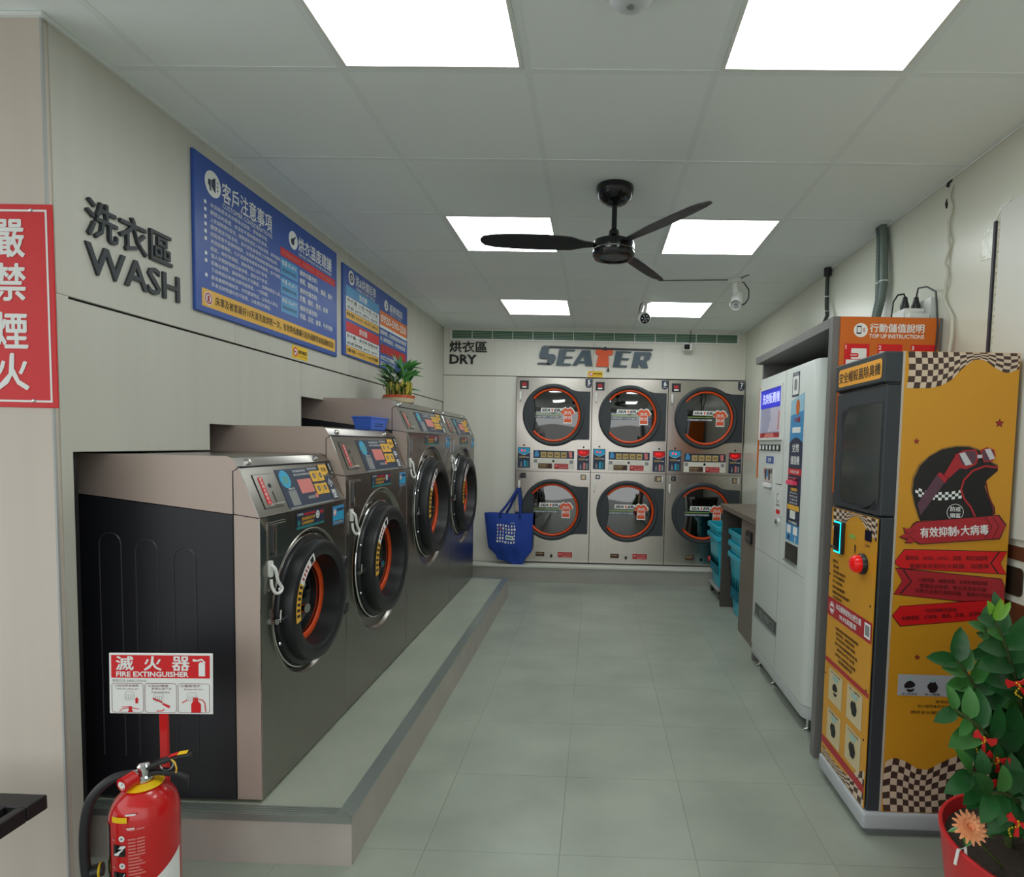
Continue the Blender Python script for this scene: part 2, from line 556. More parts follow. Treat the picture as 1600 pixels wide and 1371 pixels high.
# brown and white painted band at the front end of the right wall
STR = mat('stripe_brown', (96, 52, 30), 0.5)
STD = mat('stripe_dark', (52, 38, 28), 0.5)
MB(STR).prism(fR, [(-2.345,1.055),(-1.0,1.055),(-1.0,1.105),(-2.345,1.105)], 0, 0.004).build('painted_stripe', wr, smooth=0)
m = MB(STD)
m.rrect(fR, -2.345, 0.925, -2.115, 1.028, 0.018, 0.004, 0)
m.build('painted_block', wr, smooth=0)
MB(STR).prism(fR, [(-2.345,0.0),(-1.0,0.0),(-1.0,0.90),(-2.345,0.90)], 0, 0.004).build('painted_stripe', wr, smooth=0)
# ---- ceiling: slab, rails, tiles
GX = [-3.40, -2.672, -2.064, -1.459, -0.854, -0.249, 0.356, 0.961, XR]
GY = [3.194 + 0.605*k for k in range(-8, 6)] + [YB]
ce = struct(MB(RAIL).box((-3.45, YF, H+0.012), (XR+0.08, 6.3, H+0.08)).build('ceiling'), 'suspended ceiling of square pale tiles')
LIGHTS = [(-0.854, 3.194-1.815), (0.356, 3.194-1.815), (-0.854, 3.194), (0.356, 3.194), (-0.854, 3.194+1.815), (0.356, 3.194+1.815)]
def is_light(x, y):
    return any(abs(x-a) < 0.02 and abs(y-b) < 0.02 for a, b in LIGHTS)
for i in range(len(GX)-1):
    for j in range(len(GY)-1):
        if is_light(GX[i], GY[j]): continue
        x0, x1, y0, y1 = GX[i]+0.010, GX[i+1]-0.010, GY[j]+0.010, GY[j+1]-0.010
        if y1 - y0 < 0.01: continue
        if x1 < XL and y0 > 1.75: continue
        MB(CEIL).box((x0, y0, H+0.0015), (x1, y1, H+0.012)).build('ceiling_tile', ce, smooth=0)
for x in GX[1:-1]:
    MB(RAIL).box((x-0.012, YF, H), (x+0.012, YB, H+0.004)).build('ceiling_rail', ce, smooth=0)
for y in GY[:-1]:
    MB(RAIL).box((-3.4 if y < 1.75 else XL, y-0.012, H-0.0005), (XR, y+0.012, H+0.0035)).build('ceiling_rail', ce, smooth=0)
tr = struct(MB(mat('ceiling_trim', (236, 240, 238), 0.6)).box((XL, 1.742, H-0.010), (XL+0.012, YB, H)).box((-3.4, 1.730, H-0.010), (XL+0.012, 1.742, H)).box((XL, YB-0.012, H-0.010), (XR, YB, H)).box((XR-0.008, 1.0, H-0.008), (XR, YB, H)).build('trim_1', smooth=0), 'pale strip where the walls meet the ceiling')
# shop front lintel over the open entrance and street paving
st = struct(MB(mat('lintel', (170, 172, 168), 0.7)).box((-3.4, YF-0.1, 2.35), (XR+0.08, YF, H+0.08)).build('trim_2', smooth=0), 'lintel over the open shop front')
sp = struct(MB(mat('street', (150, 148, 144), 0.9, var=0.1)).box((-30, -40, -0.16), (30, YF, -0.10)).build('ground', smooth=0), 'grey street outside the shop')

# ---- LED panels
LEDM = mat('led_diffuser', (247, 253, 252), 0.5, emit=LED)
where = ['ceiling light at the front on the left, cut by the top edge', 'ceiling light at the front on the right, cut by the top edge',
         'ceiling light in the middle row, left of the fan', 'ceiling light in the middle row, right of the fan',
         'ceiling light farthest back on the left', 'ceiling light farthest back on the right, behind the small camera']
for (x, y), w in zip(LIGHTS, where):
    t = thing('ceiling_light', 'square lit ' + w, 'ceiling light', (x+0.3025, y+0.3025, H), 'square light panels in the ceiling')
    m = MB(WHITE)
    x0, x1, y0, y1 = x+0.013, x+0.592, y+0.013, y+0.592
    for a, b in (((x0,y0),(x1,y0+0.012)), ((x0,y1-0.012),(x1,y1)), ((x0,y0+0.012),(x0+0.012,y1-0.012)), ((x1-0.012,y0+0.012),(x1,y1-0.012))):
        m.box((a[0],a[1],H-0.003), (b[0],b[1],H+0.01))
    m.build('frame', t, smooth=0)
    m = MB(LEDM); m.box((x0+0.012,y0+0.012,H), (x1-0.012,y1-0.012,H+0.006)); m.build('diffuser', t, smooth=0)
# ================================================================= washers
PINKST = mat('side_steel', (190, 172, 162), 0.42, 0.25, var=0.02, scale=(2, 60, 2))
SIDEB = mat('black_side_panel', (38, 38, 44), 0.38)
GLASSD = glass_mat('door_glass', (96, 96, 100), 0.05)
GLASSR = glass_mat('dryer_glass', (92, 92, 94), 0.17)
def washer(y0, y1, zs, zk, zt, yc, zc, RB, RR, RH, num, size, label):
    W_ = y1 - y0
    t = thing('washing_machine', label, 'washing machine', (WX, (y0+y1)/2, HP), 'front loading washers along the left wall')
    g = 0.0025
    y0 += g; y1 -= g
    zb, xb = HP + 0.012, -2.05
    XS = -1.214                                    # rear edge of the front steel strip
    fF = F((WX, 0, 0), Y, Z)
    # front shell
    m = MB(STEELD)
    m.holed(fF, y0, zb, y1, zs, yc, zc, RB, n=72)
    m.face([(WX,y0,zs),(WX,y1,zs),(-1.195,y1,zk),(-1.195,y0,zk)])
    m.face([(-1.195,y0,zk),(-1.195,y1,zk),(-1.199,y1,zk+0.004),(-1.199,y0,zk+0.004)])
    m.face([(-1.199,y0,zk+0.004),(-1.199,y1,zk+0.004),(-1.218,y1,zt-0.006),(-1.218,y0,zt-0.006)])
    m.face([(-1.218,y0,zt-0.006),(-1.218,y1,zt-0.006),(-1.232,y1,zt),(-1.232,y0,zt)])
    m.face([(-1.232,y0,zt),(-1.232,y1,zt),(xb,y1,zt),(xb,y0,zt)])
    m.build('front_panel', t, smooth=20)
    m = MB(PINKST)
    for y in (y0, y1):
        m.face([(WX,y,zb),(WX,y,zs),(XS,y,zs+0.012),(XS,y,zb)])
        m.face([(WX,y,zs),(-1.195,y,zk),(XS,y,zk-0.01),(XS,y,zs+0.012)])
        m.face([(-1.195,y,zk),(-1.199,y,zk+0.004),(-1.218,y,zt-0.006),(-1.232,y,zt),(xb,y,zt),(xb,y,zs+0.105),(XS,y,zs+0.012),(XS,y,zk-0.01)])
        m.face([(xb,y,zb),(xb,y,zb+0.002),(xb+0.002,y,zb+0.002),(xb+0.002,y,zb)])
    m.face([(xb,y0,zb),(xb,y0,zt),(xb,y1,zt),(xb,y1,zb)])
    m.face([(xb,y0,zb),(WX,y0,zb),(WX,y1,zb),(xb,y1,zb)])
    m.build('side_cladding', t, smooth=0)['label'] = 'steel side cladding'
    m = MB(BLACKG)
    m.line(F((0, y0-0.0008, 0), X, Z), [(XS, zb), (XS, zs+0.012), (XS, zk-0.012), (-1.196, zk-0.002)], 0.0035, 0)
    m.line(F((0, y0-0.0008, 0), X, Z), [(XS, zs+0.012), (WX, zs)], 0.003, 0)
    m.fbox(fF, y0, zs-0.0015, y1, zs+0.0015, -0.001, 0.0006)
    m.m(BLACKM); m.box((-1.1995, y0, zk-0.002), (-1.1935, y1, zk+0.004))
    m.build('seam', t, smooth=0)
    m = MB(CHROME); m.tube([(WX,y0+0.001,zb),(WX,y0+0.001,zs),(-1.195,y0+0.001,zk)], 0.0016, 6); m.build('edge_trim_or_glint', t)  # added chrome tube stands in for the bright highlight along the front edge
    m = MB(SIDEB)
    m.prism(F((0, y0, 0), X, Z), [(xb,zb),(XS-0.002,zb),(XS-0.002,zs+0.010),(xb,zs+0.100)], -0.012, 0.002)
    sp_ = m.build('side_panel', t, smooth=0)
    sp_['label'] = 'black pressed side panel'
    m = MB(SIDEB); m.prism(F((0, y1, 0), X, Z), [(xb,zb),(XS-0.002,zb),(XS-0.002,zs+0.010),(xb,zs+0.100)], -0.002, 0.0005)
    m.build('side_panel', t, smooth=0)['label'] = 'black pressed side panel'
    if num == '1':
        for xr, zt_ in ((-1.60, 1.105), (-1.475, 1.085), (-1.345, 1.06)):
            m = MB(mat('rib_edge', (52, 52, 58), 0.4))
            pts = []
            w = 0.075
            for k in range(9):
                a = PI - PI*k/8
                pts.append((xr - w/2 + w/2*math.cos(a), y0-0.0025, zt_ - w/2 + w/2*math.sin(a)))
            pts = [(xr-w, y0-0.0025, 0.33)] + pts + [(xr, y0-0.0025, 0.33)]
            m.tube(pts, 0.0026, 6)
            m.build('pressed_rib', t)
    for k in (-1, 1):
        c = ((y0+y1)/2 + k*(y1-y0)*0.40)
        MB(BLACK).cyl((WX-0.06, c, HP), (WX-0.06, c, zb), 0.022, 12).build('foot', t)
    # door surround: stamped recess and polished rim
    q = MB(STEELD)
    q.capa = q.capb = False
    q.lathe([(RB,0.0),(RB-0.004,0.003),(RB-0.014,-0.004),(RB-0.020,-0.016),(RB-0.024,-0.018),(RR*0.95,-0.018)], (WX, yc, zc), X, 72)
    q.build('door_recess', t, smooth=60)
    q = MB(CHROME)
    q.torus((WX-0.012, yc, zc), X, RR*1.095, 0.005, 72, 8, flat=0.9)
    q.build('polished_rim', t)['label'] = 'polished steel rim round the door'
    # the door: drum, lip, funnel
    D = 0.050 + 0.014*(W_>0.8)
    d = MB(BLACK)
    d.capa = d.capb = False
    prof = [(RR*1.085,-0.02),(RR*1.085,0.000),(RR*1.07,0.008),(RR*1.0,0.012),(RR*1.0,D-0.016),(RR*0.985,D-0.004),(RR*0.955,D),(RH*1.06,D+0.002),(RH*1.0,D-0.006),(RH*0.97,D-0.04),(RH*0.945,D-0.080),(RH*0.93,D-0.090)]
    d.lathe(prof, (WX, yc, zc), X, 64)
    door = d.build('door', t, smooth=40)
    door['label'] = 'deep black ring door'
    q = MB(ORANGE)
    q.torus((WX+D-0.080, yc, zc), X, RH*0.875, RH*0.085, 64, 10, flat=0.5)
    q.build('orange_ring', door)['label'] = 'bright orange ring round the glass'
    q = MB(GLASSD)
    q.lathe([(0.0001,0.028),(RH*0.3,0.026),(RH*0.55,0.016),(RH*0.86,0.0)], (WX+D-0.088, yc, zc), X, 48)
    q.build('door_glass', door)
    q = MB(mat('drum_steel', (120,120,122), 0.35, 1.0))
    q.capa = False
    q.lathe([(RH*0.90,0.0),(RH*1.1,-0.02),(RH*1.2,-0.35),(0.0001,-0.36)], (WX-0.055, yc, zc), X, 40)
    q.build('drum', t)
    # latch, hub and hinge bits
    q = MB(CHROME)
    hy = yc - RR*0.60
    q.cyl((WX+D-0.05, yc - RH*0.62, zc-0.004), (WX+D-0.005, yc - RH*0.66, zc-0.004), 0.018, 20)
    q.cyl((WX+D-0.06, yc - RH*0.45, zc+0.075), (WX+D-0.035, yc - RH*0.45, zc+0.075), 0.010, 16)
    q.build('door_knob', door)
    q = MB(CHROME)
    q.cyl((WX+0.016, yc-RR*1.13, zc-0.012), (WX+0.016, yc-RR*0.98, zc-0.012), 0.007, 12)
    q.cyl((WX+0.016, yc-RR*1.09, zc-0.012), (WX+0.016, yc-RR*1.07, zc+0.026), 0.004, 10)
    q.cyl((WX+0.012, yc-RR*1.13, zc-0.012), (WX+0.012, yc-RR*1.16, zc-0.012), 0.010, 12)
    q.build('latch_pin', door)
    for dz in (0.105, -0.105):
        q = MB(CHROME)
        q.lathe([(0.0001,0.006),(0.006,0.004),(0.0075,0)], (WX+0.0085, yc-RR*1.045, zc+dz*RR/0.25), X, 12)
        q.build('screw', door)
    for dz in (0.42, -0.42):
        q = MB(BLACK)
        q.lathe([(0.0001,0.050),(0.024,0.048),(0.030,0.040),(0.030,0.0)], (WX, yc+RR*0.98, zc+RR*dz), X, 20)
        q.build('hinge', door)
    # warning strip on the door lip
    q = MB(PW)
    fd = F((WX, yc, zc), Y, Z)
    rr0, rr1 = RH*1.03, RH*1.22
    q.ring(fd, 0, 0, rr0, rr1, D+0.0032, 10, 112, 150)
    q.m(PY); q.ring(fd, 0, 0, rr0, rr1, D+0.0032, 10, 150, 190)
    q.m(PB)
    for a in range(152, 188, 6): q.ring(fd, 0, 0, rr0+0.006, rr1-0.006, D+0.0037, 1, a, a+3)
    q.m(CRIM)
    for a in range(128, 146, 5): q.ring(fd, 0, 0, rr0+0.008, rr1-0.010, D+0.0037, 1, a, a+2.5)
    q.m(PB); q.ring(fd, 0, 0, rr0+0.004, rr1-0.006, D+0.0037, 1, 115, 122)
    q.build('warning_sticker', door, smooth=0)['label'] = 'white and yellow strip sticker on the door rim'
    # ---- control panel
    u0 = Vector((WX, 0, zs)); v = Vector((-1.195-WX, 0, zk-zs)); Ls = v.length
    fS = F((WX, y0, zs), Y, v)
    W = y1 - y0
    k = W/0.681
    ks = Ls/0.183
    c = MB(BLACKM)
    c.fbox(fS, 0.053, 0.026*ks, 0.177, 0.154*ks, 0, 0.001)
    c.m(STEELD); c.fbox(fS, 0.055, 0.028*ks, 0.175, 0.152*ks, 0, 0.003)
    c.m(BLACK); c.fbox(fS, 0.133, 0.040*ks, 0.139, 0.085*ks, 0.003, 0.0036); c.disc(fS, 0.133, 0.108*ks, 0.008, 0.0045)
    c.m(CHROME); c.fbox(fS, 0.110, 0.034*ks, 0.172, 0.042*ks, 0.003, 0.010)
    co_ = c.build('coin_plate', t, smooth=0)
    c = MB(RED)
    c.rrect(fS, 0.076, 0.040*ks, 0.104, 0.142*ks, 0.006, 0.0036)
    c.m(PW)
    for i_, ch in enumerate('請使用代幣投入'):
        c.text(fS, ch, 0.0835, (0.1285 - i_*0.0142)*ks, 0.013, 0.0115*ks, 0.01, lift=0.0041)
    c.build('coin_label', co_, smooth=0)['label'] = 'red label with white characters'
    # display card
    A0, A1 = 0.205*k, 0.565*k
    dk = A1 - A0
    c = MB(NAVY)
    c.fbox(fS, A0, 0.012*ks, A1, 0.165*ks, 0, 0.0015)
    c.m(ALU); c.fbox(fS, A0+0.01, 0.006*ks, A1, 0.012*ks, 0, 0.003)
    cp_ = c.build('control_card', t, smooth=0)
    cp_['label'] = 'dark blue control card with a pink display'
    c = MB(CYAN)
    c.disc(fS, A0+dk*0.13, 0.125*ks, 0.036*ks, 0.002, 28)
    c.m(PGREEN); c.text(fS, '消毒', A0+dk*0.075, 0.122*ks, dk*0.11, 0.014*ks, lift=0.0025)
    c.text(fS, '殺菌', A0+dk*0.075, 0.106*ks, dk*0.11, 0.014*ks, lift=0.0025)
    c.m(PPINK); c.fbox(fS, A0+dk*0.36, 0.060*ks, A0+dk*0.66, 0.118*ks, 0.001, 0.0025)
    c.m(PG); c.rect(fS, A0+dk*0.10, 0.018*ks, A0+dk*0.26, 0.078*ks, 0.002)
    c.m(PW)
    c.text(fS, '掃碼付款', A0+dk*0.12, 0.081*ks, dk*0.13, 0.008*ks, lift=0.0025)
    c.text(fS, '洗衣機操作說明', A0+dk*0.33, 0.148*ks, dk*0.28, 0.010*ks, lift=0.0025)
    c.text(fS, '請先投幣再選擇洗程', A0+dk*0.33, 0.134*ks, dk*0.36, 0.008*ks, lift=0.0025)
    c.text(fS, '選擇按鍵', A0+dk*0.66, 0.154*ks, dk*0.22, 0.008*ks, lift=0.0025)
    c.m(PG); c.rect(fS, A0+dk*0.46, 0.034*ks, A0+dk*0.62, 0.046*ks, 0.002)
    c.m(PPINK); c.rect(fS, A0+dk*0.63, 0.034*ks, A0+dk*0.69, 0.052*ks, 0.002)
    c.build('printing', cp_, smooth=0)
    for (i_, j_, gl) in ((0,1,'標'),(1,1,'快'),(0,0,'柔'),(1,0,'精')):
        b0 = A0 + dk*(0.69 + 0.155*i_)
        z0 = (0.045 + 0.056*j_)*ks
        c = MB(PY)
        c.fbox(fS, b0, z0, b0+dk*0.14, z0+0.046*ks, 0.001, 0.004)
        c.m(PBRN); c.ring(fS, b0+dk*0.07, z0+0.025*ks, 0.008, 0.012, 0.0045, 14)
        c.m(PG); c.disc(fS, b0+dk*0.07, z0+0.025*ks, 0.008, 0.0045, 14)
        c.build('button', cp_, smooth=0)
    # side strip with number and size
    B0, B1 = 0.570*k, 0.640*k
    c = MB(NAVY)
    c.rect(fS, B0, 0.012*ks, B1-0.01, 0.118*ks, 0.001)
    c.m(PY); c.poly(fS, [(A1-0.02,0.172*ks),(B0+0.048*k,0.172*ks),(B0+0.048*k,0.135*ks),(B0+0.005,0.122*ks),(A1-0.02,0.135*ks)], 0.003)
    c.m(PBRN); c.text(fS, '熱銷', A1-0.006, 0.140*ks, 0.045*k, 0.02*ks, lift=0.0035)
    c.m(PW)
    c.text(fS, size[0], B0+0.014, 0.070*ks, 0.036*k, 0.038*ks, 0.03, lift=0.002)
    c.text(fS, size[1], B0+0.014, 0.020*ks, 0.036*k, 0.038*ks, 0.03, lift=0.002)
    c.m(CHAR)
    c.rrect(fS, B1-0.005, 0.122*ks, B1+0.034, 0.182*ks, 0.010, 0.002)
    c.m(PW)
    c.text(fS, num, B1+0.008, 0.145*ks, None, 0.030*ks, 0.03, lift=0.0025)
    c.text(fS, 'WASH', B1+0.003, 0.128*ks, 0.024, 0.008*ks, lift=0.0025)
    c.build('number_label', t, smooth=0)['label'] = 'dark label with the machine number'
    # coin return, hook, stickers on the front
    c = MB(STEEL)
    c.fbox(fF, y0+0.045, zs-0.150, y0+0.165, zs-0.022, 0, 0.003)
    c.m(BLACK); c.fbox(fF, y0+0.052, zs-0.138, y0+0.088, zs-0.030, 0.003, 0.0036)
    c.m(CHROME); c.fbox(fF, y0+0.072, zs-0.130, y0+0.080, zs-0.034, 0.0036, 0.010)
    c.m(STEELD); c.fbox(fF, y0+0.096, zs-0.142, y0+0.160, zs-0.030, 0.003, 0.006)
    c.build('coin_return', t, smooth=0, bevel=0.001, segs=1)
    hk = MB(WHITE)
    hy0, hz0 = y0+0.060, zs-0.185
    hk.rrect(fF, hy0-0.012, hz0-0.028, hy0+0.012, hz0+0.030, 0.008, 0.007, 0.0)
    pts = [(WX+0.008, hy0, hz0+0.02), (WX+0.026, hy0+0.004, hz0+0.0), (WX+0.028, hy0+0.020, hz0-0.055), (WX+0.030, hy0+0.040, hz0-0.085), (WX+0.034, hy0+0.050, hz0-0.105), (WX+0.030, hy0+0.036, hz0-0.122), (WX+0.024, hy0+0.008, hz0-0.118), (WX+0.014, hy0-0.006, hz0-0.085), (WX+0.010, hy0-0.006, hz0-0.04)]
    O_ = Vector((WX, hy0, hz0))
    pts = [O_ + (Vector(p)-O_)*0.72 for p in pts]
    fine = []
    for i in range(len(pts)-1):
        p0, p1, p2, p3 = pts[max(i-1,0)], pts[i], pts[i+1], pts[min(i+2,len(pts)-1)]
        for k_ in range(4):
            u = k_/4
            fine.append(0.5*((2*p1)+(p2-p0)*u+(2*p0-5*p1+4*p2-p3)*u*u+(3*p1-p0-3*p2+p3)*u**3))
    hk.tube(fine, 0.0055, 8)
    hk.build('hose_hook', t, bevel=0.0)['label'] = 'white plastic loop hook'
    c = MB(NAVY)
    s0 = y0 + 0.245*k
    c.rect(fF, s0, zs-0.068, s0+0.225*k, zs-0.010, 0.001)
    c.m(TEAL); c.rect(fF, s0, zs-0.075, s0+0.225*k, zs-0.066, 0.0014)
    c.disc(fF, s0+0.018*k, zs-0.052, 0.011, 0.0016, 16)
    c.m(CRIM); c.rect(fF, s0+0.06*k, zs-0.027, s0+0.150*k, zs-0.017, 0.0014); c.rect(fF, s0+0.190*k, zs-0.032, s0+0.220*k, zs-0.018, 0.0014)
    c.m(PY); c.text(fF, '請勿超量放置衣物', s0+0.04*k, zs-0.045, 0.105*k, 0.013, 0.02, lift=0.0018); c.text(fF, '以免機器故障', s0+0.04*k, zs-0.061, 0.095*k, 0.012, 0.02, lift=0.0018)
    c.m(PW); c.disc(fF, s0+0.170*k, zs-0.034, 0.016, 0.0016, 20); c.text(fF, '注意事項', s0+0.006*k, zs-0.024, 0.045*k, 0.009, lift=0.0018)
    c.m(PG); c.ring(fF, s0+0.170*k, zs-0.034, 0.007, 0.011, 0.002, 16)
    c.build('notice_sticker', t, smooth=0)['label'] = 'dark sticker with yellow characters'
    c = MB(LBLUE)
    s1 = y1 - 0.128
    c.rrect(fF, s1, zs-0.100, s1+0.112, zs-0.018, 0.006, 0.001)
    c.m(CYAN); c.rect(fF, s1+0.038, zs-0.066, s1+0.108, zs-0.046, 0.0014); c.rect(fF, s1+0.006, zs-0.080, s1+0.108, zs-0.069, 0.0014)
    c.m(NAVY); c.text(fF, '洗衣完成請取衣', s1+0.040, zs-0.042, 0.066, 0.013, 0.02, lift=0.0018); c.rect(fF, s1+0.008, zs-0.096, s1+0.104, zs-0.083, 0.0014)
    c.m(PW); c.text(fF, '逾時本店不負保管責任', s1+0.012, zs-0.094, 0.086, 0.008, lift=0.0018); c.disc(fF, s1+0.020, zs-0.046, 0.015, 0.0014, 18)
    c.m(RED); c.ring(fF, s1+0.020, zs-0.046, 0.009, 0.0125, 0.0018, 18)
    c.build('blue_sticker', t, smooth=0)['label'] = 'light blue notice sticker'
    # dome nuts on the lip
    vl = Vector((-1.218+1.199, 0, zt-0.006-zk-0.004))
    fl_ = F((-1.199, y0, zk+0.004), Y, vl)
    for a in (0.075*k, W-0.115*k):
        c = MB(CHROME)
        c.lathe([(0.0001,0.012),(0.007,0.010),(0.011,0.004),(0.013,0.0)], fl_.p(a, vl.length*0.45, 0), fl_.n, 18)
        c.build('lock_nut', t)
    return t
W1 = washer(1.950, 2.636, 1.166, 1.335, 1.373, 2.306, 0.800, 0.286, 0.236, 0.178, '1', '小型', 'smallest and nearest steel washer, numbered 1, with a black side panel showing')
W2 = washer(2.636, 3.498, 1.272, 1.452, 1.492, 3.078, 0.816, 0.374, 0.276, 0.206, '2', '中型', 'second steel washer, numbered 2, between the smallest one and the tall pair')
W3 = washer(3.498, 4.544, 1.487, 1.640, 1.682, 4.03, 0.992, 0.416, 0.312, 0.235, '3', '大型', 'tall steel washer with the potted bamboo standing on its top corner')
W4 = washer(4.544, 5.445, 1.487, 1.640, 1.682, 4.99, 0.992, 0.412, 0.312, 0.235, '4', '大型', 'tall steel washer farthest along the platform, nearest the back wall')
# ================================================================= stacked dryers
def shirt_pts(cx, cy, w):
    s = w/2.0
    base = [(-0.28,1.0),(-0.12,0.86),(0.12,0.86),(0.28,1.0),(0.62,0.86),(1.0,0.30),(0.72,0.06),(0.52,0.22),(0.54,-1.0),(-0.54,-1.0),(-0.52,0.22),(-0.72,0.06),(-1.0,0.30),(-0.62,0.86)]
    return [(cx + a*s, cy + b*s*1.05) for a, b in base]
def logo_text(m, f, a, b, w, h, mt, ms, lift):
    """the shop's word mark: slanted letters under a long bar, a shirt for the T"""
    m.m(mt)
    m.text(f, 'SEA', a, b, w*0.43, h, 0.035, shear=0.25, lift=lift)
    m.text(f, 'ER', a+w*0.61, b, w*0.33, h, 0.035, shear=0.25, lift=lift)
    m.m(ms)
    m.poly(f, shirt_pts(a+w*0.535, b+h*0.5, h*0.9), lift)
def dryer(x0, num, label):
    YD = 6.2
    t = thing('stacked_dryer', label, 'dryer', (x0+0.393, YD, HP), 'stacked tumble dryers in the back wall')
    f = F((x0, YD, 0), X, Z)
    W, ZT, ZS = 0.784, 2.122, 1.146
    R = 0.323; RO = 0.277; ca = 0.392
    cs = (1.735, 0.745)
    m = MB(STEELY)
    m.holed(f, 0.002, ZS+0.002, W, ZT, ca, cs[0], 0.285)
    m.holed(f, 0.002, HP+0.014, W, ZS-0.002, ca, cs[1], 0.285)
    for a in (0.002, W):
        m.face([f.p(a,HP+0.014,0), f.p(a,ZT,0), f.p(a,ZT,-0.68), f.p(a,HP+0.014,-0.68)])
    m.face([f.p(0.002,ZT,0), f.p(W,ZT,0), f.p(W,ZT,-0.68), f.p(0.002,ZT,-0.68)])
    m.build('cabinet', t, smooth=0)
    m = MB(BLACKM); m.fbox(f, 0.0, HP+0.002, W, HP+0.014, -0.68, -0.004); m.fbox(f, 0.0, ZS-0.002, W, ZS+0.002, -0.02, -0.001); m.fbox(f, -0.002, HP, 0.001, ZT, -0.3, -0.002)
    m.build('seam', t, smooth=0)
    for zi, zc in enumerate(cs):
        m = MB(CHAR)
        m.capa = m.capb = False
        m.lathe([(R*0.985,0),(R,0.012),(R,0.034),(R*0.985,0.046),(R*0.955,0.052),(RO*1.08,0.052),(RO*1.02,0.046),(RO*1.0,0.0),(RO*1.0,-0.02)], f.p(ca, zc, 0), f.n, 64)
        # hinge wing to the right
        top = []
        for k in range(13):
            a = math.radians(58 - k*58/12)
            top.append((ca+0.30*math.cos(a), zc+0.30*math.sin(a)))
        for k in range(1, 13):
            a = math.radians(-k*58/12)
            top.append((ca+0.30*math.cos(a), zc+0.30*math.sin(a)))
        wing = top + [(ca+0.175,zc-0.268),(ca+0.21,zc-0.258),(ca+0.255,zc-0.249),(ca+0.375,zc-0.247),(ca+0.375,zc+0.247),(ca+0.255,zc+0.249),(ca+0.21,zc+0.258),(ca+0.175,zc+0.268)]
        m.prism(f, wing, 0.0, 0.040)
        # grip bulge inside the ring on the left
        bul = []
        for k in range(13):
            a = math.radians(140 + k*80/12)
            bul.append((ca+RO*1.03*math.cos(a), zc+RO*1.03*math.sin(a)))
        bul += [(ca-0.205,zc-0.13),(ca-0.196,zc-0.06),(ca-0.194,zc),(ca-0.197,zc+0.06),(ca-0.205,zc+0.13)]
        m.prism(f, bul, 0.006, 0.048)
        d = m.build('door', t, smooth=40)
        d['label'] = 'charcoal door with a wide hinge side'
        m = MB(ORANGE)
        m.torus(f.p(ca, zc, 0.022), f.n, RO*0.965, 0.0125, 64, 8, -141, 141, up=X)
        m.build('orange_ring', d)['label'] = 'orange ring round the glass'
        m = MB(GLASSR)
        m.lathe([(0.0001,0.0),(RO*0.5,-0.003),(RO*0.95,-0.012)], f.p(ca, zc, 0.020), f.n, 48)
        m.build('door_glass', d)
        m = MB(PW)
        h = 0.0235
        m.poly(f, [(ca-0.137,zc+0.028),(ca+0.085,zc+0.028),(ca+0.085,zc+0.073),(ca-0.132,zc+0.073)], h)
        m.poly(f, shirt_pts(ca+0.146, zc+0.002, 0.165), h)
        logo_text(m, f, ca-0.125, zc+0.036, 0.205, 0.028, PB, ORANGE, h+0.0006)
        m.m(SHIRT); m.poly(f, shirt_pts(ca+0.146, zc+0.002, 0.142), h+0.0006)
        m.m(PW)
        m.text(f, '洗衣', ca+0.108, zc+0.010, 0.075, 0.034, 0.02, lift=h+0.0012)
        m.text(f, '烘衣', ca+0.108, zc-0.040, 0.075, 0.034, 0.02, lift=h+0.0012)
        m.m(PGREEN); m.rect(f, ca-0.197, zc+0.004, ca+0.070, zc+0.012, h)
        m.m(NAVY); m.rect(f, ca-0.197, zc-0.032, ca+0.070, zc-0.006, h)
        m.m(PW); m.text(f, '衣物請勿超過下方烘衣容量線', ca-0.192, zc-0.028, 0.255, 0.018, 0.015, lift=h+0.0006)
        m.build('door_sticker', d, smooth=0)['label'] = 'white lettering and red shirt sticker on the glass'
        m = MB(mat('dryer_drum', (150,150,150), 0.5, 0.5))
        m.capa = False
        m.lathe([(0.284,-0.004),(0.284,-0.05),(0.33,-0.08),(0.33,-0.55),(0.0001,-0.56)], f.p(ca, zc, 0), f.n, 40)
        m.build('drum', t)
    m = MB(BLACK)
    m.fbox(f, 0.033, 2.000, 0.125, 2.088, 0, 0.006)
    m.m(CRIM); m.fbox(f, 0.056, 2.032, 0.102, 2.068, 0.006, 0.009)
    m.m(PW); m.rect(f, 0.056, 2.014, 0.102, 2.028, 0.0066)
    m.build('power_switch', t, smooth=0)
    m = MB(NAVY)
    pts = [(0.715,2.116),(0.715,2.048),(0.724,2.032),(0.749,2.022),(0.773,2.032),(0.782,2.048),(0.782,2.116)]
    m.poly(f, pts, 0.001)
    m.m(PW); m.text(f, num, 0.737, 2.058, None, 0.048, 0.04, lift=0.0016); m.text(f, 'DRY', 0.733, 2.040, 0.032, 0.011, lift=0.0016)
    m.build('number_label', t, smooth=0)['label'] = 'dark badge with the machine number'
    for z in (1.935, 1.005):
        m = MB(WHITE)
        m.fbox(f, 0.030, z-0.035, 0.050, z+0.040, 0, 0.006)
        m.tube([f.p(0.040,z+0.02,0.006), f.p(0.040,z-0.01,0.020), f.p(0.040,z-0.045,0.026), f.p(0.040,z-0.06,0.034), f.p(0.040,z-0.05,0.044)], 0.006, 8)
        m.build('hook', t)['label'] = 'small white hook'
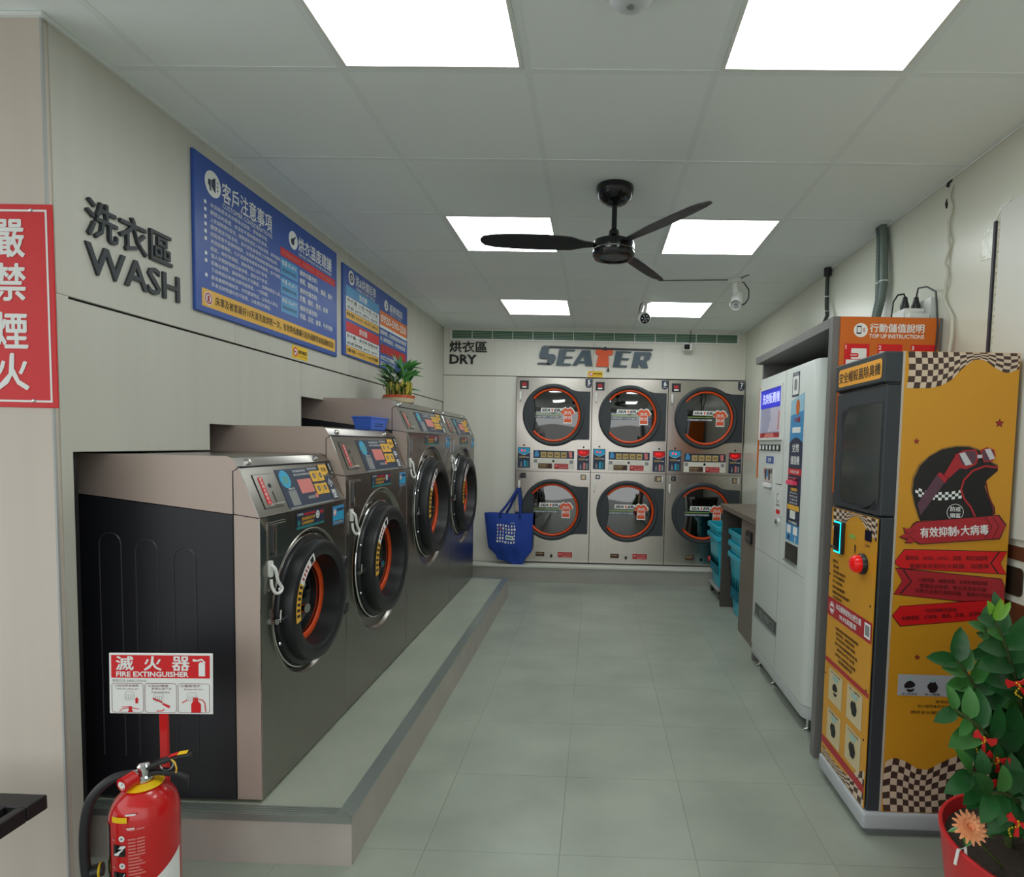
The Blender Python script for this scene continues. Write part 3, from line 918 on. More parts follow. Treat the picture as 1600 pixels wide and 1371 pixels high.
    # coin displays
    for a0, a1, z0, z1, mc, lab in ((0.022,0.150,1.180,1.395,CYAN,'dark label headed in blue'), (0.646,0.774,1.168,1.385,RED,'dark label headed in red')):
        m = MB(NAVY)
        m.fbox(f, a0, z0, a1, z1, 0, 0.002)
        n = 12
        arc = [(a0+0.006, z1-0.006)] + [(a0+0.006+(a1-a0-0.012)*k/n, z1-0.050-0.026*math.sin(PI*k/n)) for k in range(n+1)] + [(a1-0.006, z1-0.006)]
        m.m(PW); m.poly(f, [(x, y-0.003) for x, y in arc], 0.0024)
        m.m(mc); m.poly(f, arc, 0.003)
        m.m(PTAN); m.text(f, '溫度選擇', a0+0.014, z0+0.103, 0.068, 0.020, 0.03, lift=0.003)
        m.m(PW); m.text(f, '時間', a0+0.088, z0+0.104, 0.028, 0.013, 0.02, lift=0.003)
        m.m(PG)
        m.poly(f, [(a0+0.026,z0+0.012),(a0+0.044,z0+0.012),(a0+0.046,z0+0.04),(a0+0.036,z0+0.075),(a0+0.030,z0+0.05)], 0.003)
        m.m(mc if mc is CYAN else PPINK); m.rect(f, a0+0.064, z0+0.010, a0+0.084, z0+0.078, 0.003)
        m.m(TEAL if mc is CYAN else PG); m.rect(f, a0+0.092, z0+0.010, a0+0.112, z0+0.072, 0.003)
        p = m.build('coin_display', t, smooth=0)
        p['label'] = lab
        m = MB(mat('red_digits', (255, 40, 40), 0.4, emit=1.2))
        m.text(f, '停 止', a0+0.030, z1-0.044, 0.055, 0.022, 0.02, lift=0.0036)
        m.build('lit_digits', p, smooth=0)
        m = MB(BLACKG); m.disc(f, (a0+a1)/2, z1+0.022, 0.010, 0.001, 16); m.build('coin_slot', t, smooth=0)
    m = MB(NAVY)
    m.fbox(f, 0.185, 1.284, 0.613, 1.366, 0, 0.002)
    m.m(LBLUE); m.poly(f, [(0.197,1.300),(0.240,1.300),(0.246,1.325),(0.236,1.345),(0.228,1.362),(0.205,1.362),(0.200,1.335)], 0.0026)
    m.m(PPINK); m.poly(f, [(0.560,1.330),(0.552,1.355),(0.592,1.358),(0.590,1.325),(0.596,1.305),(0.578,1.290),(0.558,1.306)], 0.0026)
    p = m.build('button_card', t, smooth=0)
    for k in range(4):
        a0 = 0.262 + 0.071*k
        m = MB(PTAN)
        m.fbox(f, a0, 1.292, a0+0.060, 1.350, 0.002, 0.006)
        m.m(PBRN)
        m.text(f, ('低溫','中溫','高溫','啟動')[k], a0+0.012, 1.310, 0.036, 0.020, 0.02, lift=0.0066)
        m.build('button', p, smooth=0)
    m = MB(mat('pale_plate', (226, 222, 212), 0.35))
    m.fbox(f, 0.180, 1.172, 0.616, 1.278, 0, 0.002)
    m.m(BLACKG); m.disc(f, 0.396, 1.256, 0.013, 0.0026, 16)
    m.m(PG); m.rect(f, 0.190, 1.236, 0.226, 1.270, 0.0026); m.rect(f, 0.566, 1.232, 0.602, 1.266, 0.0026)
    p = m.build('cover_plate', t, smooth=0)
    p['label'] = 'pale steel cover plate with stickers'
    m = MB(PBRN)
    m.rect(f, 0.238, 1.176, 0.382, 1.230, 0.0026)
    m.m(PTAN); m.text(f, '烘衣操作', 0.246, 1.202, 0.090, 0.020, 0.02, lift=0.0032); m.rect(f, 0.246, 1.188, 0.330, 1.192, 0.0032)
    m.build('instruction_sticker', p, smooth=0)['label'] = 'brown sticker'
    m = MB(CRIM); m.rect(f, 0.407, 1.174, 0.553, 1.230, 0.0026)
    m.m(PPINK); m.disc(f, 0.430, 1.208, 0.014, 0.0032, 14); m.text(f, '請勿超量', 0.452, 1.206, 0.09, 0.018, 0.02, lift=0.0032); m.rect(f, 0.452, 1.186, 0.545, 1.196, 0.0032)
    m.build('instruction_sticker', p, smooth=0)['label'] = 'red sticker'
    m = MB(STEELY)
    m.fbox(f, 0.214, 0.192, 0.583, 0.300, 0, 0.003)
    m.m(BLACKG); m.disc(f, 0.392, 0.252, 0.014, 0.0036, 16, 0.020)
    p = m.build('service_plate', t, smooth=0)
    m = MB(PBRN); m.rect(f, 0.226, 0.246, 0.318, 0.292, 0.0036)
    m.m(PTAN); m.text(f, '烘衣操作', 0.232, 0.268, 0.070, 0.016, 0.02, lift=0.0042)
    m.build('instruction_sticker', p, smooth=0)['label'] = 'brown sticker'
    m = MB(CRIM); m.rect(f, 0.462, 0.240, 0.612, 0.296, 0.0036)
    m.m(PPINK); m.disc(f, 0.484, 0.274, 0.013, 0.0042, 14); m.text(f, '請勿超量', 0.505, 0.270, 0.09, 0.018, 0.02, lift=0.0042); m.rect(f, 0.505, 0.250, 0.600, 0.260, 0.0042)
    m.build('instruction_sticker', p, smooth=0)['label'] = 'red sticker'
    # locks of the service door
    m = MB(CHROME)
    m.fbox(f, 0.040, 1.070, 0.112, 1.130, 0, 0.004); m.m(BLACKM); m.fbox(f, 0.054, 1.078, 0.098, 1.122, 0.004, 0.006); m.m(CHROME); m.cyl(f.p(0.076,1.10,0.006), f.p(0.076,1.10,0.016), 0.013, 16)
    m.fbox(f, 0.116, 1.072, 0.122, 1.132, 0, 0.014)
    m.build('lock_plate', t, smooth=30)
    m = MB(CHROME)
    m.fbox(f, 0.668, 1.062, 0.760, 1.124, 0, 0.003); m.m(BLACKM); m.fbox(f, 0.686, 1.066, 0.742, 1.120, 0.003, 0.005); m.m(mat('brass_plate', (196, 176, 140), 0.35, 0.8)); m.fbox(f, 0.694, 1.073, 0.734, 1.113, 0.005, 0.010); m.m(PW); m.fbox(f, 0.746, 1.064, 0.756, 1.122, 0.003, 0.010)
    m.build('latch_plate', t, smooth=0)
    return t
D5 = dryer(-0.842, '5', 'stacked steel dryer numbered 5, next to the blue tote bag')
D6 = dryer(-0.053, '6', 'middle stacked steel dryer of the three, numbered 6')
D7 = dryer(0.736, '7', 'stacked steel dryer numbered 7, behind the blue baskets and counter')

# ================================================================= back wall fittings
# long air grille
t = thing('air_vent', 'long white air grille high on the back wall under the ceiling', 'vent', (-0.05, YB, 2.55))
m = MB(mat('vent_teal', (30, 92, 92), 0.5, var=0.35, scale=(3, 3, 3)))
m.box((-1.53, YB-0.002, 2.515), (1.43, YB+0.0, 2.605)); m.build('backing', t, smooth=0)
m = MB(WHITE)
m.box((-1.550,YB-0.012,2.500),(1.450,YB,2.515)); m.box((-1.550,YB-0.012,2.600),(1.450,YB,2.614)); m.box((-1.550,YB-0.012,2.515),(-1.532,YB,2.600)); m.box((1.432,YB-0.012,2.515),(1.450,YB,2.600))
m.build('frame', t, smooth=0)
for k in range(1, 14):
    x = -1.532 + 2.964*k/14
    MB(WHITE).box((x-0.003,YB-0.011,2.515),(x+0.003,YB-0.002,2.600)).build('divider', t, smooth=0)
for k in range(5):
    z = 2.527 + k*0.0165
    MB(mat('vent_slat', (186, 204, 160), 0.4)).prism(F((-1.53, YB-0.003, z), X, Z), [(0,0),(2.96,0),(2.96,0.0036),(0,0.0036)], 0, 0.006).build('slat', t, smooth=0)
# wall lettering
LETs = LET
def lettering(name, f, items, mt, label, cat='wall lettering', base=(0,0,0)):
    m = MB(mt)
    for (s, a, b, w, h, off) in items:
        m.text(f, s, a, b, w, h, off, ex=0.008, lift=0.0005)
    return tag(m.build(name, loc=base, smooth=0), label, cat)
fB1 = F((0, YB, 0), X, Z)
lettering('wall_lettering', fB1, [('烘衣區', -1.555, 2.372, 0.39, 0.115, 0.02), ('DRY', -1.555, 2.250, 0.285, 0.098, 0.028)], mat('black_lettering', (36, 38, 38), 0.5), 'dark raised lettering reading DRY on the back wall', base=(-1.4, YB, 2.3))
fL1 = F((XL, 0, 0), Y, Z)
lettering('wall_lettering', fL1, [('洗衣區', 1.868, 2.065, 0.375, 0.118, 0.022), ('WASH', 1.862, 1.946, 0.42, 0.098, 0.012)], LET, 'dark raised lettering reading WASH on the left wall', base=(XL, 2.05, 2.05))
# shop word mark: each letter is a part
t = thing('shop_logo', 'slate slanted shop name with an orange shirt for its T, over the dryers', 'sign', (-0.03, YB, 2.35))
def LG(X_, Y_):           # logo plan: 1600 x 440 units on 1.33 m
    return (-0.707 + X_*0.000838, 2.522 - Y_*0.000838)
def letter(pts, mt, name, th=0.022, hole=None):
    m = MB(mt)
    for p in pts:
        m.prism(fB1, [LG(*q) for q in p], 0.002, th)
    return m.build(name, t, smooth=0)
letter([[(165,82),(240,82),(215,182),(110,225),(112,190),(138,100)],[(110,225),(215,182),(285,182),(312,205),(312,235),(215,242),(130,240)],[(215,242),(312,235),(290,285),(255,312),(200,308),(210,290)],[(85,308),(100,290),(215,290),(255,312)]], SLATE, 'letter')
letter([[(240.5,82),(1520,102),(1508,120),(234.5,106)]], LET, 'bar')['label'] = 'thin dark bar over the letters'
letter([[(358,122),(452,122),(405,318),(320,318)],[(452,122),(558,124),(545,142),(447,142)],[(432,208),(528,210),(515,230),(427,230)],[(412,294),(508,296),(490,318),(405,318)]], SLATE, 'letter')
letter([[(640,128),(655,190),(575,316),(522,316)],[(640,128),(740,128),(772,318),(682,318),(655,190)],[(609,262),(670,262),(675,285),(594,285)]], SLATE, 'letter')
letter([[(812,118),(890,118),(905,126),(950,126),(965,118),(1022,122),(1020,165),(1005,185),(972,182),(968,195),(975,325),(815,322),(842,195),(845,182),(822,182),(810,165)]], SHIRT, 'letter')['label'] = 'orange shirt standing for the T'
letter([[(890,118),(910,98),(918,84),(938,84),(946,98),(965,118),(950,126),(905,126)]], LET, 'hanger', 0.026)
letter([[(1062,132),(1150,132),(1110,326),(1025,326)],[(1150,132),(1258,136),(1245,152),(1146,150)],[(1138,216),(1230,220),(1215,240),(1132,238)],[(1115,304),(1208,308),(1190,328),(1110,326)]], SLATE, 'letter')
letter([[(1290,138),(1380,138),(1340,328),(1255,328)],[(1380,138),(1485,138),(1504,160),(1498,178),(1371.6,178)],[(1415,178),(1498,178),(1480,225),(1440,252),(1405,238)],[(1359,238),(1405,238),(1440,252),(1462,330),(1378,330),(1352.6,268)]], SLATE, 'letter')
letter([[(962,340),(974,340),(984,372),(976,386),(960,386),(956,370)]], LET, 'drop')
# small no smoking stickers
def nosmoke(f, a, b, w, h, label, base):
    t = thing('warning_sticker', label, 'sticker', base, 'small yellow no smoking stickers')
    m = MB(PYD); m.fbox(f, a, b, a+w, b+h, 0, 0.0015); m.build('backing', t, smooth=0)
    m = MB(PW); m.disc(f, a+h*0.5, b+h*0.5, h*0.36, 0.002, 20)
    m.m(RED); m.ring(f, a+h*0.5, b+h*0.5, h*0.27, h*0.37, 0.0026, 20); m.line(f, [(a+h*0.28,b+h*0.7),(a+h*0.72,b+h*0.3)], h*0.08, 0.003)
    m.m(PB); m.rect(f, a+h*0.3, b+h*0.46, a+h*0.62, b+h*0.54, 0.0024)
    m.text(f, '請勿吸菸', a+h*0.98, b+h*0.42, w-h*1.1, h*0.32, 0.03, lift=0.002)
    m.m(PBRN); m.text(f, 'NO SMOKING', a+h*0.98, b+h*0.18, w-h*1.1, h*0.12, lift=0.002)
    m.build('print', t, smooth=0)
nosmoke(fB1, -0.105, 2.140, 0.155, 0.062, 'small yellow no smoking sticker below the shop name on the back wall', (-0.03, YB, 2.17))
nosmoke(fL1, 3.135, 1.866, 0.165, 0.066, 'small yellow no smoking sticker below the bigger blue board', (XL, 3.2, 1.90))

# ================================================================= blue notice boards
def icon(m, f, a, b, r, kind):
    m.m(PW); m.disc(f, a, b, r, 0.001, 32)
    m.m(NAVY)
    if kind == 'horn':
        m.poly(f, [(a-r*.6,b-r*.22),(a-r*.25,b-r*.25),(a-r*.25,b+r*.25),(a-r*.6,b+r*.22)], 0.0016)
        m.poly(f, [(a-r*.2,b-r*.28),(a+r*.3,b-r*.6),(a+r*.3,b+r*.6),(a-r*.2,b+r*.28)], 0.0016)
        m.poly(f, [(a-r*.5,b-r*.25),(a-r*.3,b-r*.25),(a-r*.22,b-r*.6),(a-r*.4,b-r*.6)], 0.0016)
        for d in (-.3, 0, .3): m.disc(f, a+r*.55, b+r*d, r*.08, 0.0016, 10)
    elif kind == 'temp':
        m.disc(f, a-r*.15, b-r*.2, r*.38, 0.0016, 20); m.line(f, [(a-r*.1,b-r*.1),(a+r*.45,b+r*.5)], r*.22, 0.0016)
    elif kind == 'drum':
        m.ring(f, a, b, r*.35, r*.65, 0.0016, 20); m.disc(f, a, b, r*.16, 0.0016, 12)
    else:
        m.poly(f, [(a-r*.35,b-r*.6),(a+r*.1,b-r*.5),(a+r*.4,b+r*.1),(a+r*.2,b+r*.6),(a-r*.1,b+r*.3),(a+r*.1,b),(a-r*.15,b-r*.2)], 0.0016)
t = thing('notice_board', 'bigger blue wall board of customer notices with an amber strip at its foot', 'notice board', (XL, 3.0, 1.94), 'blue boards on the left wall')
fb = F((XL+0.013, 2.362, 1.942), Y, Z)
BW, BH = 1.292, 0.628
m = MB(BLUE); m.fbox(fb, 0, 0, BW, BH, -0.013, 0); m.build('board', t, smooth=0, bevel=0.004)
m = MB(PW)
icon(m, fb, 0.118, 0.535, 0.052, 'horn')
m.m(PW)
m.text(fb, '客戶注意事項', 0.178, 0.492, 0.385, 0.082, 0.02)
m.text(fb, 'CUSTOMER CONSIDERATIONS', 0.180, 0.466, 0.385, 0.020)
rows = ['本店無提供洗衣精換洗服務，請自備衣物。','嚴禁店內吸煙、本店恕不提供寵物及飲食。','上衣錢幣請勿投洗，離開請檢查投入物品容器，避免遺漏。','嚴禁清洗可能含有、具可燃性揮發物之衣物物品等。','如因使用不當損壞機具，店家要求賠償設備與維修費用。','本店設備輔助，凡不適當使用導致衣物損壞，恕不賠償，',
        '由此、棉衣等損毀，請依照個人自行負責。','個人衣物財物請妥善保管，遺失恕不負責。','若機台故障，請依照指示方式確認，並聯絡客服人員，','下班時段如有無法即時處理者，一切問題。','最後離開時請檢查，切勿遺留物品，以免他人拿走，','非本店財物遺失恕不賠償，以維護您的權益。']
zr = 0.438
bul = (0,1,2,3,4,5,7,8,10)
for i, s in enumerate(rows):
    w = min(0.545, 0.0225*len(s))
    m.text(fb, s, 0.098, zr, w, 0.0185)
    if i in bul: m.rect(fb, 0.060, zr+0.002, 0.074, zr+0.016, 0.001)
    zr -= 0.0292
icon(m, fb, 0.768, 0.528, 0.046, 'temp')
m.m(PW)
m.text(fb, '烘衣溫度建議', 0.822, 0.490, 0.392, 0.076, 0.02)
m.text(fb, 'DRYING TEMPERATURE RECOMMENDED', 0.824, 0.466, 0.390, 0.016)
m.m(RED); m.rect(fb, 0.642, 0.415, 1.262, 0.456)
m.m(PPINK); m.text(fb, '本店設備溫度僅供參考，不保證衣物材質，請依衣物標示選擇適當溫度', 0.652, 0.424, 0.595, 0.021, 0.01)
for i, (a, b1, b2) in enumerate((('低溫 35-45°C','適烘衣服衣料：','棉質、動物毛料、圍裙、圍巾'),('中溫 45-55°C','適烘衣服衣料：','尼龍、襯衫、風衣、床單'),('高溫 55-65°C','適烘衣服衣料：','毛毯、浴衣、被單、牛仔衣物'))):
    z = 0.322 - i*0.093
    m.m(LBLUE); m.rect(fb, 0.642, z, 0.816, z+0.082)
    m.m(PW); m.text(fb, a, 0.652, z+0.050, 0.150, 0.023, 0.01)
    m.m(NAVY); m.text(fb, '建議烘乾時間', 0.656, z+0.016, 0.140, 0.020)
    m.m(PW); m.text(fb, b1, 0.832, z+0.048, 0.205, 0.028, 0.02); m.text(fb, b2, 0.832, z+0.004, 0.030*len(b2), 0.030, 0.02)
m.m(PY); m.rect(fb, 0.038, 0.026, 1.262, 0.098)
m.m(PW); m.disc(fb, 0.078, 0.062, 0.027, 0.001, 20)
m.m(CRIM); m.ring(fb, 0.078, 0.062, 0.017, 0.023, 0.0016, 20); m.rect(fb, 0.071, 0.048, 0.085, 0.074, 0.0016)
m.m(PB); m.text(fb, '床單及被套最好10天清洗並烘乾一次，有效降低塵蟎引起的過敏等氣喘過敏症狀！', 0.122, 0.043, 1.120, 0.038, 0.01)
m.build('printing', t, smooth=0)['label'] = 'white lettering, red and amber strips and light blue blocks'

t = thing('notice_board', 'smaller blue wall board of price tables partly behind the bamboo plant', 'notice board', (XL, 4.4, 1.98), 'blue boards on the left wall')
fb = F((XL+0.013, 3.742, 1.972), Y, Z)
BW, BH = 1.262, 0.572
m = MB(BLUE); m.fbox(fb, 0, 0, BW, BH, -0.013, 0); m.build('board', t, smooth=0, bevel=0.004)
m = MB(PW)
icon(m, fb, 0.125, 0.508, 0.046, 'drum')
m.m(PW)
m.text(fb, '洗&烘價目表', 0.190, 0.478, 0.36, 0.066, 0.02)
m.text(fb, 'WASH & DRY PRICE', 0.20, 0.450, 0.33, 0.020)
for z, mc, s, rws in ((0.245, LBLUE, '洗衣機', ('洗衣量 小型 中型 大型','洗程 60元 80元 100元','時間 32分 35分 38分')), (0.018, RED, '烘衣機', ('烘衣量 一般衣物 厚重衣物','烘乾時間 40分 60分','價格 10元 / 6分鐘'))):
    m.m(mc); m.rect(fb, 0.042, z+0.137, 0.612, z+0.202)
    m.m(PW); m.text(fb, s, 0.250, z+0.150, 0.135, 0.040, 0.02)
    m.m(PW); m.rect(fb, 0.042, z+0.050, 0.612, z+0.134)
    m.m(PY); m.rect(fb, 0.042, z-0.006, 0.612, z+0.047)
    m.m(PG); m.rect(fb, 0.042, z+0.090, 0.612, z+0.093, 0.001)
    for q in (0.19, 0.33, 0.47): m.rect(fb, q, z+0.050, q+0.003, z+0.134, 0.001)
    m.m(PB)
    for i_, r_ in enumerate(rws): m.text(fb, r_, 0.055, z+0.101-i_*0.045, 0.53, 0.024, 0.01)
icon(m, fb, 0.760, 0.478, 0.040, 'phone')
m.m(PW); m.text(fb, '服務電話', 0.830, 0.452, 0.30, 0.056, 0.02); m.text(fb, 'SERVICE CALL', 0.84, 0.430, 0.27, 0.014)
m.m(PW); m.rect(fb, 0.630, 0.296, 1.244, 0.396)
m.m(mat('orange_print', (236, 120, 44), 0.45)); m.rect(fb, 0.630, 0.316, 1.244, 0.420, 0.001)
m.m(PW); m.text(fb, '0920-590-250', 0.650, 0.338, 0.570, 0.058, 0.02, lift=0.0016)
m.text(fb, '服務時間，若您需要服務請來電聯繫', 0.640, 0.248, 0.590, 0.034, 0.02)
m.text(fb, '非上班時間請留言，我們將儘快回覆', 0.640, 0.200, 0.560, 0.034, 0.02)
m.m(CRIM); m.rect(fb, 0.640, 0.112, 1.225, 0.180, 0.001)
m.m(RED); m.text(fb, '24H 營業', 0.660, 0.120, 0.540, 0.052, 0.02, lift=0.0016)
m.m(PW); m.text(fb, '本店設有監視錄影', 0.640, 0.064, 0.31, 0.032, 0.02); m.text(fb, '請勿觸法', 0.640, 0.018, 0.31, 0.032, 0.02)
m.build('printing', t, smooth=0)['label'] = 'price tables and lettering'
# ================================================================= ceiling fan
t = thing('ceiling_fan', 'black ceiling fan with three blades hanging on a short rod', 'fan', (0.06, 2.84, H))
fc = Vector((0.06, 2.84, 0))
m = MB(BLACKG); m.lathe([(0.086,0),(0.088,-0.008),(0.086,-0.03),(0.074,-0.055),(0.05,-0.074),(0.016,-0.082),(0.0001,-0.083)], fc+Z*H, Z, 36); m.build('canopy', t)
m = MB(BLACKG); m.cyl(fc+Z*2.56, fc+Z*2.42, 0.0125, 16); m.build('rod', t)
m = MB(BLACKG)
m.lathe([(0.014,2.448),(0.022,2.44),(0.026,2.42),(0.040,2.408),(0.046,2.398),(0.080,2.393),(0.095,2.386),(0.098,2.376),(0.098,2.352),(0.095,2.350),(0.095,2.345),(0.098,2.343),(0.098,2.322),(0.092,2.312),(0.074,2.310),(0.070,2.316),(0.0001,2.318)], fc, Z, 48)
m.build('motor', t)
m = MB(CHROME); m.torus(fc+Z*2.348, Z, 0.0965, 0.0022, 48, 6); m.build('chrome_band', t)
for az in (-56, 64, 184):
    a = math.radians(az)
    u = Vector((math.cos(a), math.sin(a), 0)); w = Vector((-math.sin(a), math.cos(a), 0))
    m = MB(BLACKM)
    prof = [(0.085,-0.022,0.022),(0.14,-0.028,0.030),(0.20,-0.045,0.052),(0.32,-0.052,0.062),(0.46,-0.050,0.058),(0.56,-0.044,0.048),(0.605,-0.030,0.034),(0.62,-0.008,0.012)]
    top, bot = [], []
    vs = []
    for r, e0, e1 in prof:
        tw = 0.26
        for e in (e0, e1):
            for dz in (0.0025, -0.0025):
                vs.append(fc + Z*2.372 + u*r + w*e + Z*(dz + e*tw*min(1, (r-0.06)/0.12)))
    fs = []
    for i in range(len(prof)-1):
        b = i*4
        fs += [(b,b+2,b+6,b+4),(b+1,b+5,b+7,b+3),(b,b+4,b+5,b+1),(b+2,b+3,b+7,b+6)]
    fs += [(0,1,3,2), tuple(len(vs)-4+k for k in (0,2,3,1))]
    m.mesh(vs, fs)
    m.build('blade', t, smooth=30)

# motion sensor dome on the ceiling
t = thing('motion_sensor', 'white round dome sensor at the top edge of the ceiling', 'sensor', (0.063, 1.62, H))
m = MB(WHITE); m.lathe([(0.078,0),(0.078,-0.010),(0.070,-0.018),(0.0001,-0.019)], (0.063,1.62,H), Z, 40); m.build('base', t)
m = MB(mat('sensor_lens', (206, 208, 212), 0.35)); m.lathe([(0.062,-0.018),(0.058,-0.034),(0.042,-0.048),(0.020,-0.055),(0.0001,-0.056)], (0.063,1.62,H), Z, 40); d = m.build('dome', t)
m = MB(PG); m.lathe([(0.012,-0.050),(0.010,-0.058),(0.0001,-0.059)], (0.063,1.62,H), Z, 16); m.build('lens', t)

# ================================================================= cameras
t = thing('security_camera', 'white camera with a dark ring of lamps under the far right ceiling light', 'camera', (0.385, 4.95, H), 'small white cameras')
m = MB(WHITE); m.lathe([(0.045,0),(0.045,-0.018),(0.036,-0.026),(0.0001,-0.027)], (0.385,4.95,H), Z, 24); m.build('base', t)
m = MB(WHITE); m.tube([(0.385,4.95,H-0.02),(0.378,4.95,H-0.07),(0.368,4.94,H-0.12)], 0.014, 10); m.build('arm', t)
hd = Vector((0.365,4.925,H-0.155)); ax = Vector((0.12,-0.9,-0.30)).normalized()
m = MB(WHITE); m.lathe([(0.0001,-0.05),(0.03,-0.045),(0.046,-0.02),(0.05,0.01),(0.048,0.04),(0.040,0.05)], hd, ax, 28); b = m.build('head', t)
m = MB(BLACKG); m.lathe([(0.040,0.050),(0.036,0.053),(0.0001,0.053)], hd, ax, 28); m.build('lens_plate', b)
m = MB(WHITE)
ff = F(hd + ax*0.0535, ax.cross(Z).normalized()*-1, Z - ax*ax.z)
for k in range(6):
    m.disc(ff, 0.024*math.cos(k*PI/3), 0.024*math.sin(k*PI/3), 0.006, 0.0004, 10)
m.ring(ff, 0, 0, 0.006, 0.009, 0.0004, 14)
m.build('lamp', b, smooth=0)
m = MB(BLACK); m.tube([(0.36,4.95,H-0.01),(0.335,4.95,H-0.05),(0.325,4.96,H-0.11),(0.33,4.97,H-0.15)], 0.004, 6); m.build('cable', t)

t = thing('security_camera', 'white bullet camera on an angled neck with a looped black cable, right of the lights', 'camera', (0.965, 4.33, H), 'small white cameras')
m = MB(WHITE); m.lathe([(0.052,0),(0.052,-0.014),(0.042,-0.024),(0.0001,-0.025)], (0.965,4.33,H), Z, 24); m.build('base', t)
m = MB(WHITE); m.tube([(0.965,4.33,H-0.02),(0.967,4.33,H-0.07),(0.972,4.325,H-0.11)], 0.020, 10); m.build('arm', t)
hd = Vector((0.978,4.30,H-0.15)); ax = Vector((-0.30,-0.75,-0.62)).normalized()
m = MB(WHITE); m.lathe([(0.0001,-0.062),(0.028,-0.058),(0.040,-0.045),(0.043,-0.01),(0.043,0.075),(0.038,0.088),(0.036,0.080)], hd, ax, 28); b = m.build('head', t)
m = MB(LGREY); m.lathe([(0.036,0.080),(0.0001,0.078)], hd, ax, 24); m.build('lens_plate', b)
m = MB(PG); m.lathe([(0.012,0.079),(0.010,0.084),(0.0001,0.085)], hd, ax, 14); m.build('lens', b)
m = MB(BLACK); m.tube([(0.99,4.34,H-0.006),(1.03,4.34,H-0.02),(1.065,4.335,H-0.07),(1.065,4.33,H-0.13),(1.04,4.325,H-0.17),(1.01,4.32,H-0.185)], 0.0045, 7); m.cyl((1.015,4.32,H-0.183),(0.995,4.318,H-0.188),0.009,10); m.build('cable', t)
m = MB(BLACK); m.tube([(0.91,4.335,H-0.004),(0.60,4.36,H-0.004),(0.42,4.38,H-0.004)], 0.003, 6); m.tube([(0.965,4.36,H-0.003),(1.03,4.20,H-0.003)], 0.003, 6); m.build('ceiling_cable', t)

t = thing('security_camera', 'small white cube camera with a dark lens on the back wall', 'camera', (0.907, YB, 2.45), 'small white cameras')
m = MB(WHITE); m.box((0.895,YB-0.03,2.40),(0.945,YB,2.475)); m.tube([(0.92,YB-0.02,2.42),(0.92,YB-0.05,2.43)], 0.012, 8); m.build('arm', t, bevel=0.004)
m = MB(WHITE); m.box((0.862,YB-0.12,2.415),(0.955,YB-0.04,2.485)); b = m.build('head', t, bevel=0.012, segs=3)
m = MB(BLACKG); f_ = F((0,YB-0.1205,0), X, Z); m.rrect(f_, 0.870, 2.425, 0.928, 2.477, 0.012, 0.001); m.build('lens_plate', b, smooth=0)
m = MB(BLACK); m.tube([(0.93,YB-0.03,2.48),(0.945,YB-0.02,2.53),(0.95,YB-0.016,2.637)], 0.0035, 6); m.build('cable', t)

# ================================================================= cables on the right wall
t = thing('wall_conduit', 'thin dark cable pipe dropping behind the far end of the kiosk', 'conduit', (1.50, 4.0, H))
m = MB(mat('dark_pipe', (52, 60, 56), 0.5)); m.tube([(1.505,4.03,H),(1.505,4.03,2.50),(1.505,4.02,2.38),(1.50,3.99,2.32),(1.47,3.96,2.26),(1.44,3.93,2.10)], 0.013, 10); m.build('pipe', t)
m = MB(BLACK); m.cyl((1.505,4.03,H),(1.505,4.03,H-0.05),0.024,12); m.build('collar', t)
m = MB(WHITE); m.torus((1.505,4.028,2.45), Z, 0.0145, 0.003, 16, 6); m.torus((1.503,4.008,2.35), Z, 0.0145, 0.003, 16, 6); m.build('cable_tie', t)
for (o_, c_, lab) in ((0.0, (104,118,112), 'grey flexible duct, the front one of the two, running down to the kiosk'), (0.052, (82,100,94), 'darker green grey flexible duct tied behind the front one')):
    t = thing('flexible_duct', lab, 'conduit', (1.49, 3.24+o_, H), 'flexible ducts on the right wall')
    pts = [(1.50,3.27+o_*0.7,H),(1.50,3.25+o_*0.7,2.58),(1.495,3.225+o_*0.9,2.45),(1.49,3.205+o_*0.9,2.33),(1.49,3.215+o_*0.6,2.24),(1.485,3.255+o_*0.4,2.14),(1.48,3.29+o_*0.3,2.03)]
    pts = [Vector(p) for p in pts]
    fine = []
    for i in range(len(pts)-1):
        for k in range(12): fine.append(pts[i].lerp(pts[i+1], k/12))
    m = MB(mat('duct_%d' % int(o_*1000), c_, 0.45)); m.tube(fine, [0.0185 + 0.0016*(i % 2) for i in range(len(fine))], 12); m.build('hose', t)
    m = MB(WHITE); m.torus((1.492,3.21+o_*0.9,2.33), Z, 0.021, 0.004, 18, 6); m.build('cable_tie', t)
t = thing('power_socket', 'white power supply box with two black plugs on top of the kiosk', 'power socket', (1.47, 2.87, 2.06))
m = MB(WHITE); m.box((1.405,2.80,2.036),(1.498,2.92,2.098)); m.box((1.405,2.755,2.036),(1.498,2.80,2.066)); m.build('box', t, bevel=0.006)
m = MB(mat('socket_plate', (206, 210, 206), 0.4)); m.box((1.50,2.76,2.036),(1.528,2.96,2.14)); m.build('wall_plate', t, bevel=0.004)
for k in (0, 1):
    x = 1.428 + 0.052*k
    m = MB(BLACK); m.lathe([(0.019,0),(0.020,0.02),(0.013,0.045),(0.010,0.062)], (x, 2.85, 2.097), Z, 14); m.build('plug', t)
m = MB(BLACK)
m.tube([(1.428,2.85,2.158),(1.42,2.845,2.172),(1.39,2.84,2.165),(1.365,2.83,2.13),(1.352,2.82,2.035)], 0.0042, 7)
m.tube([(1.480,2.85,2.158),(1.482,2.84,2.198),(1.488,2.78,2.190),(1.492,2.71,2.15),(1.494,2.697,2.07),(1.500,2.693,1.99),(1.497,2.692,1.90),(1.485,2.690,1.82)], 0.0042, 7)
m.build('cord', t)
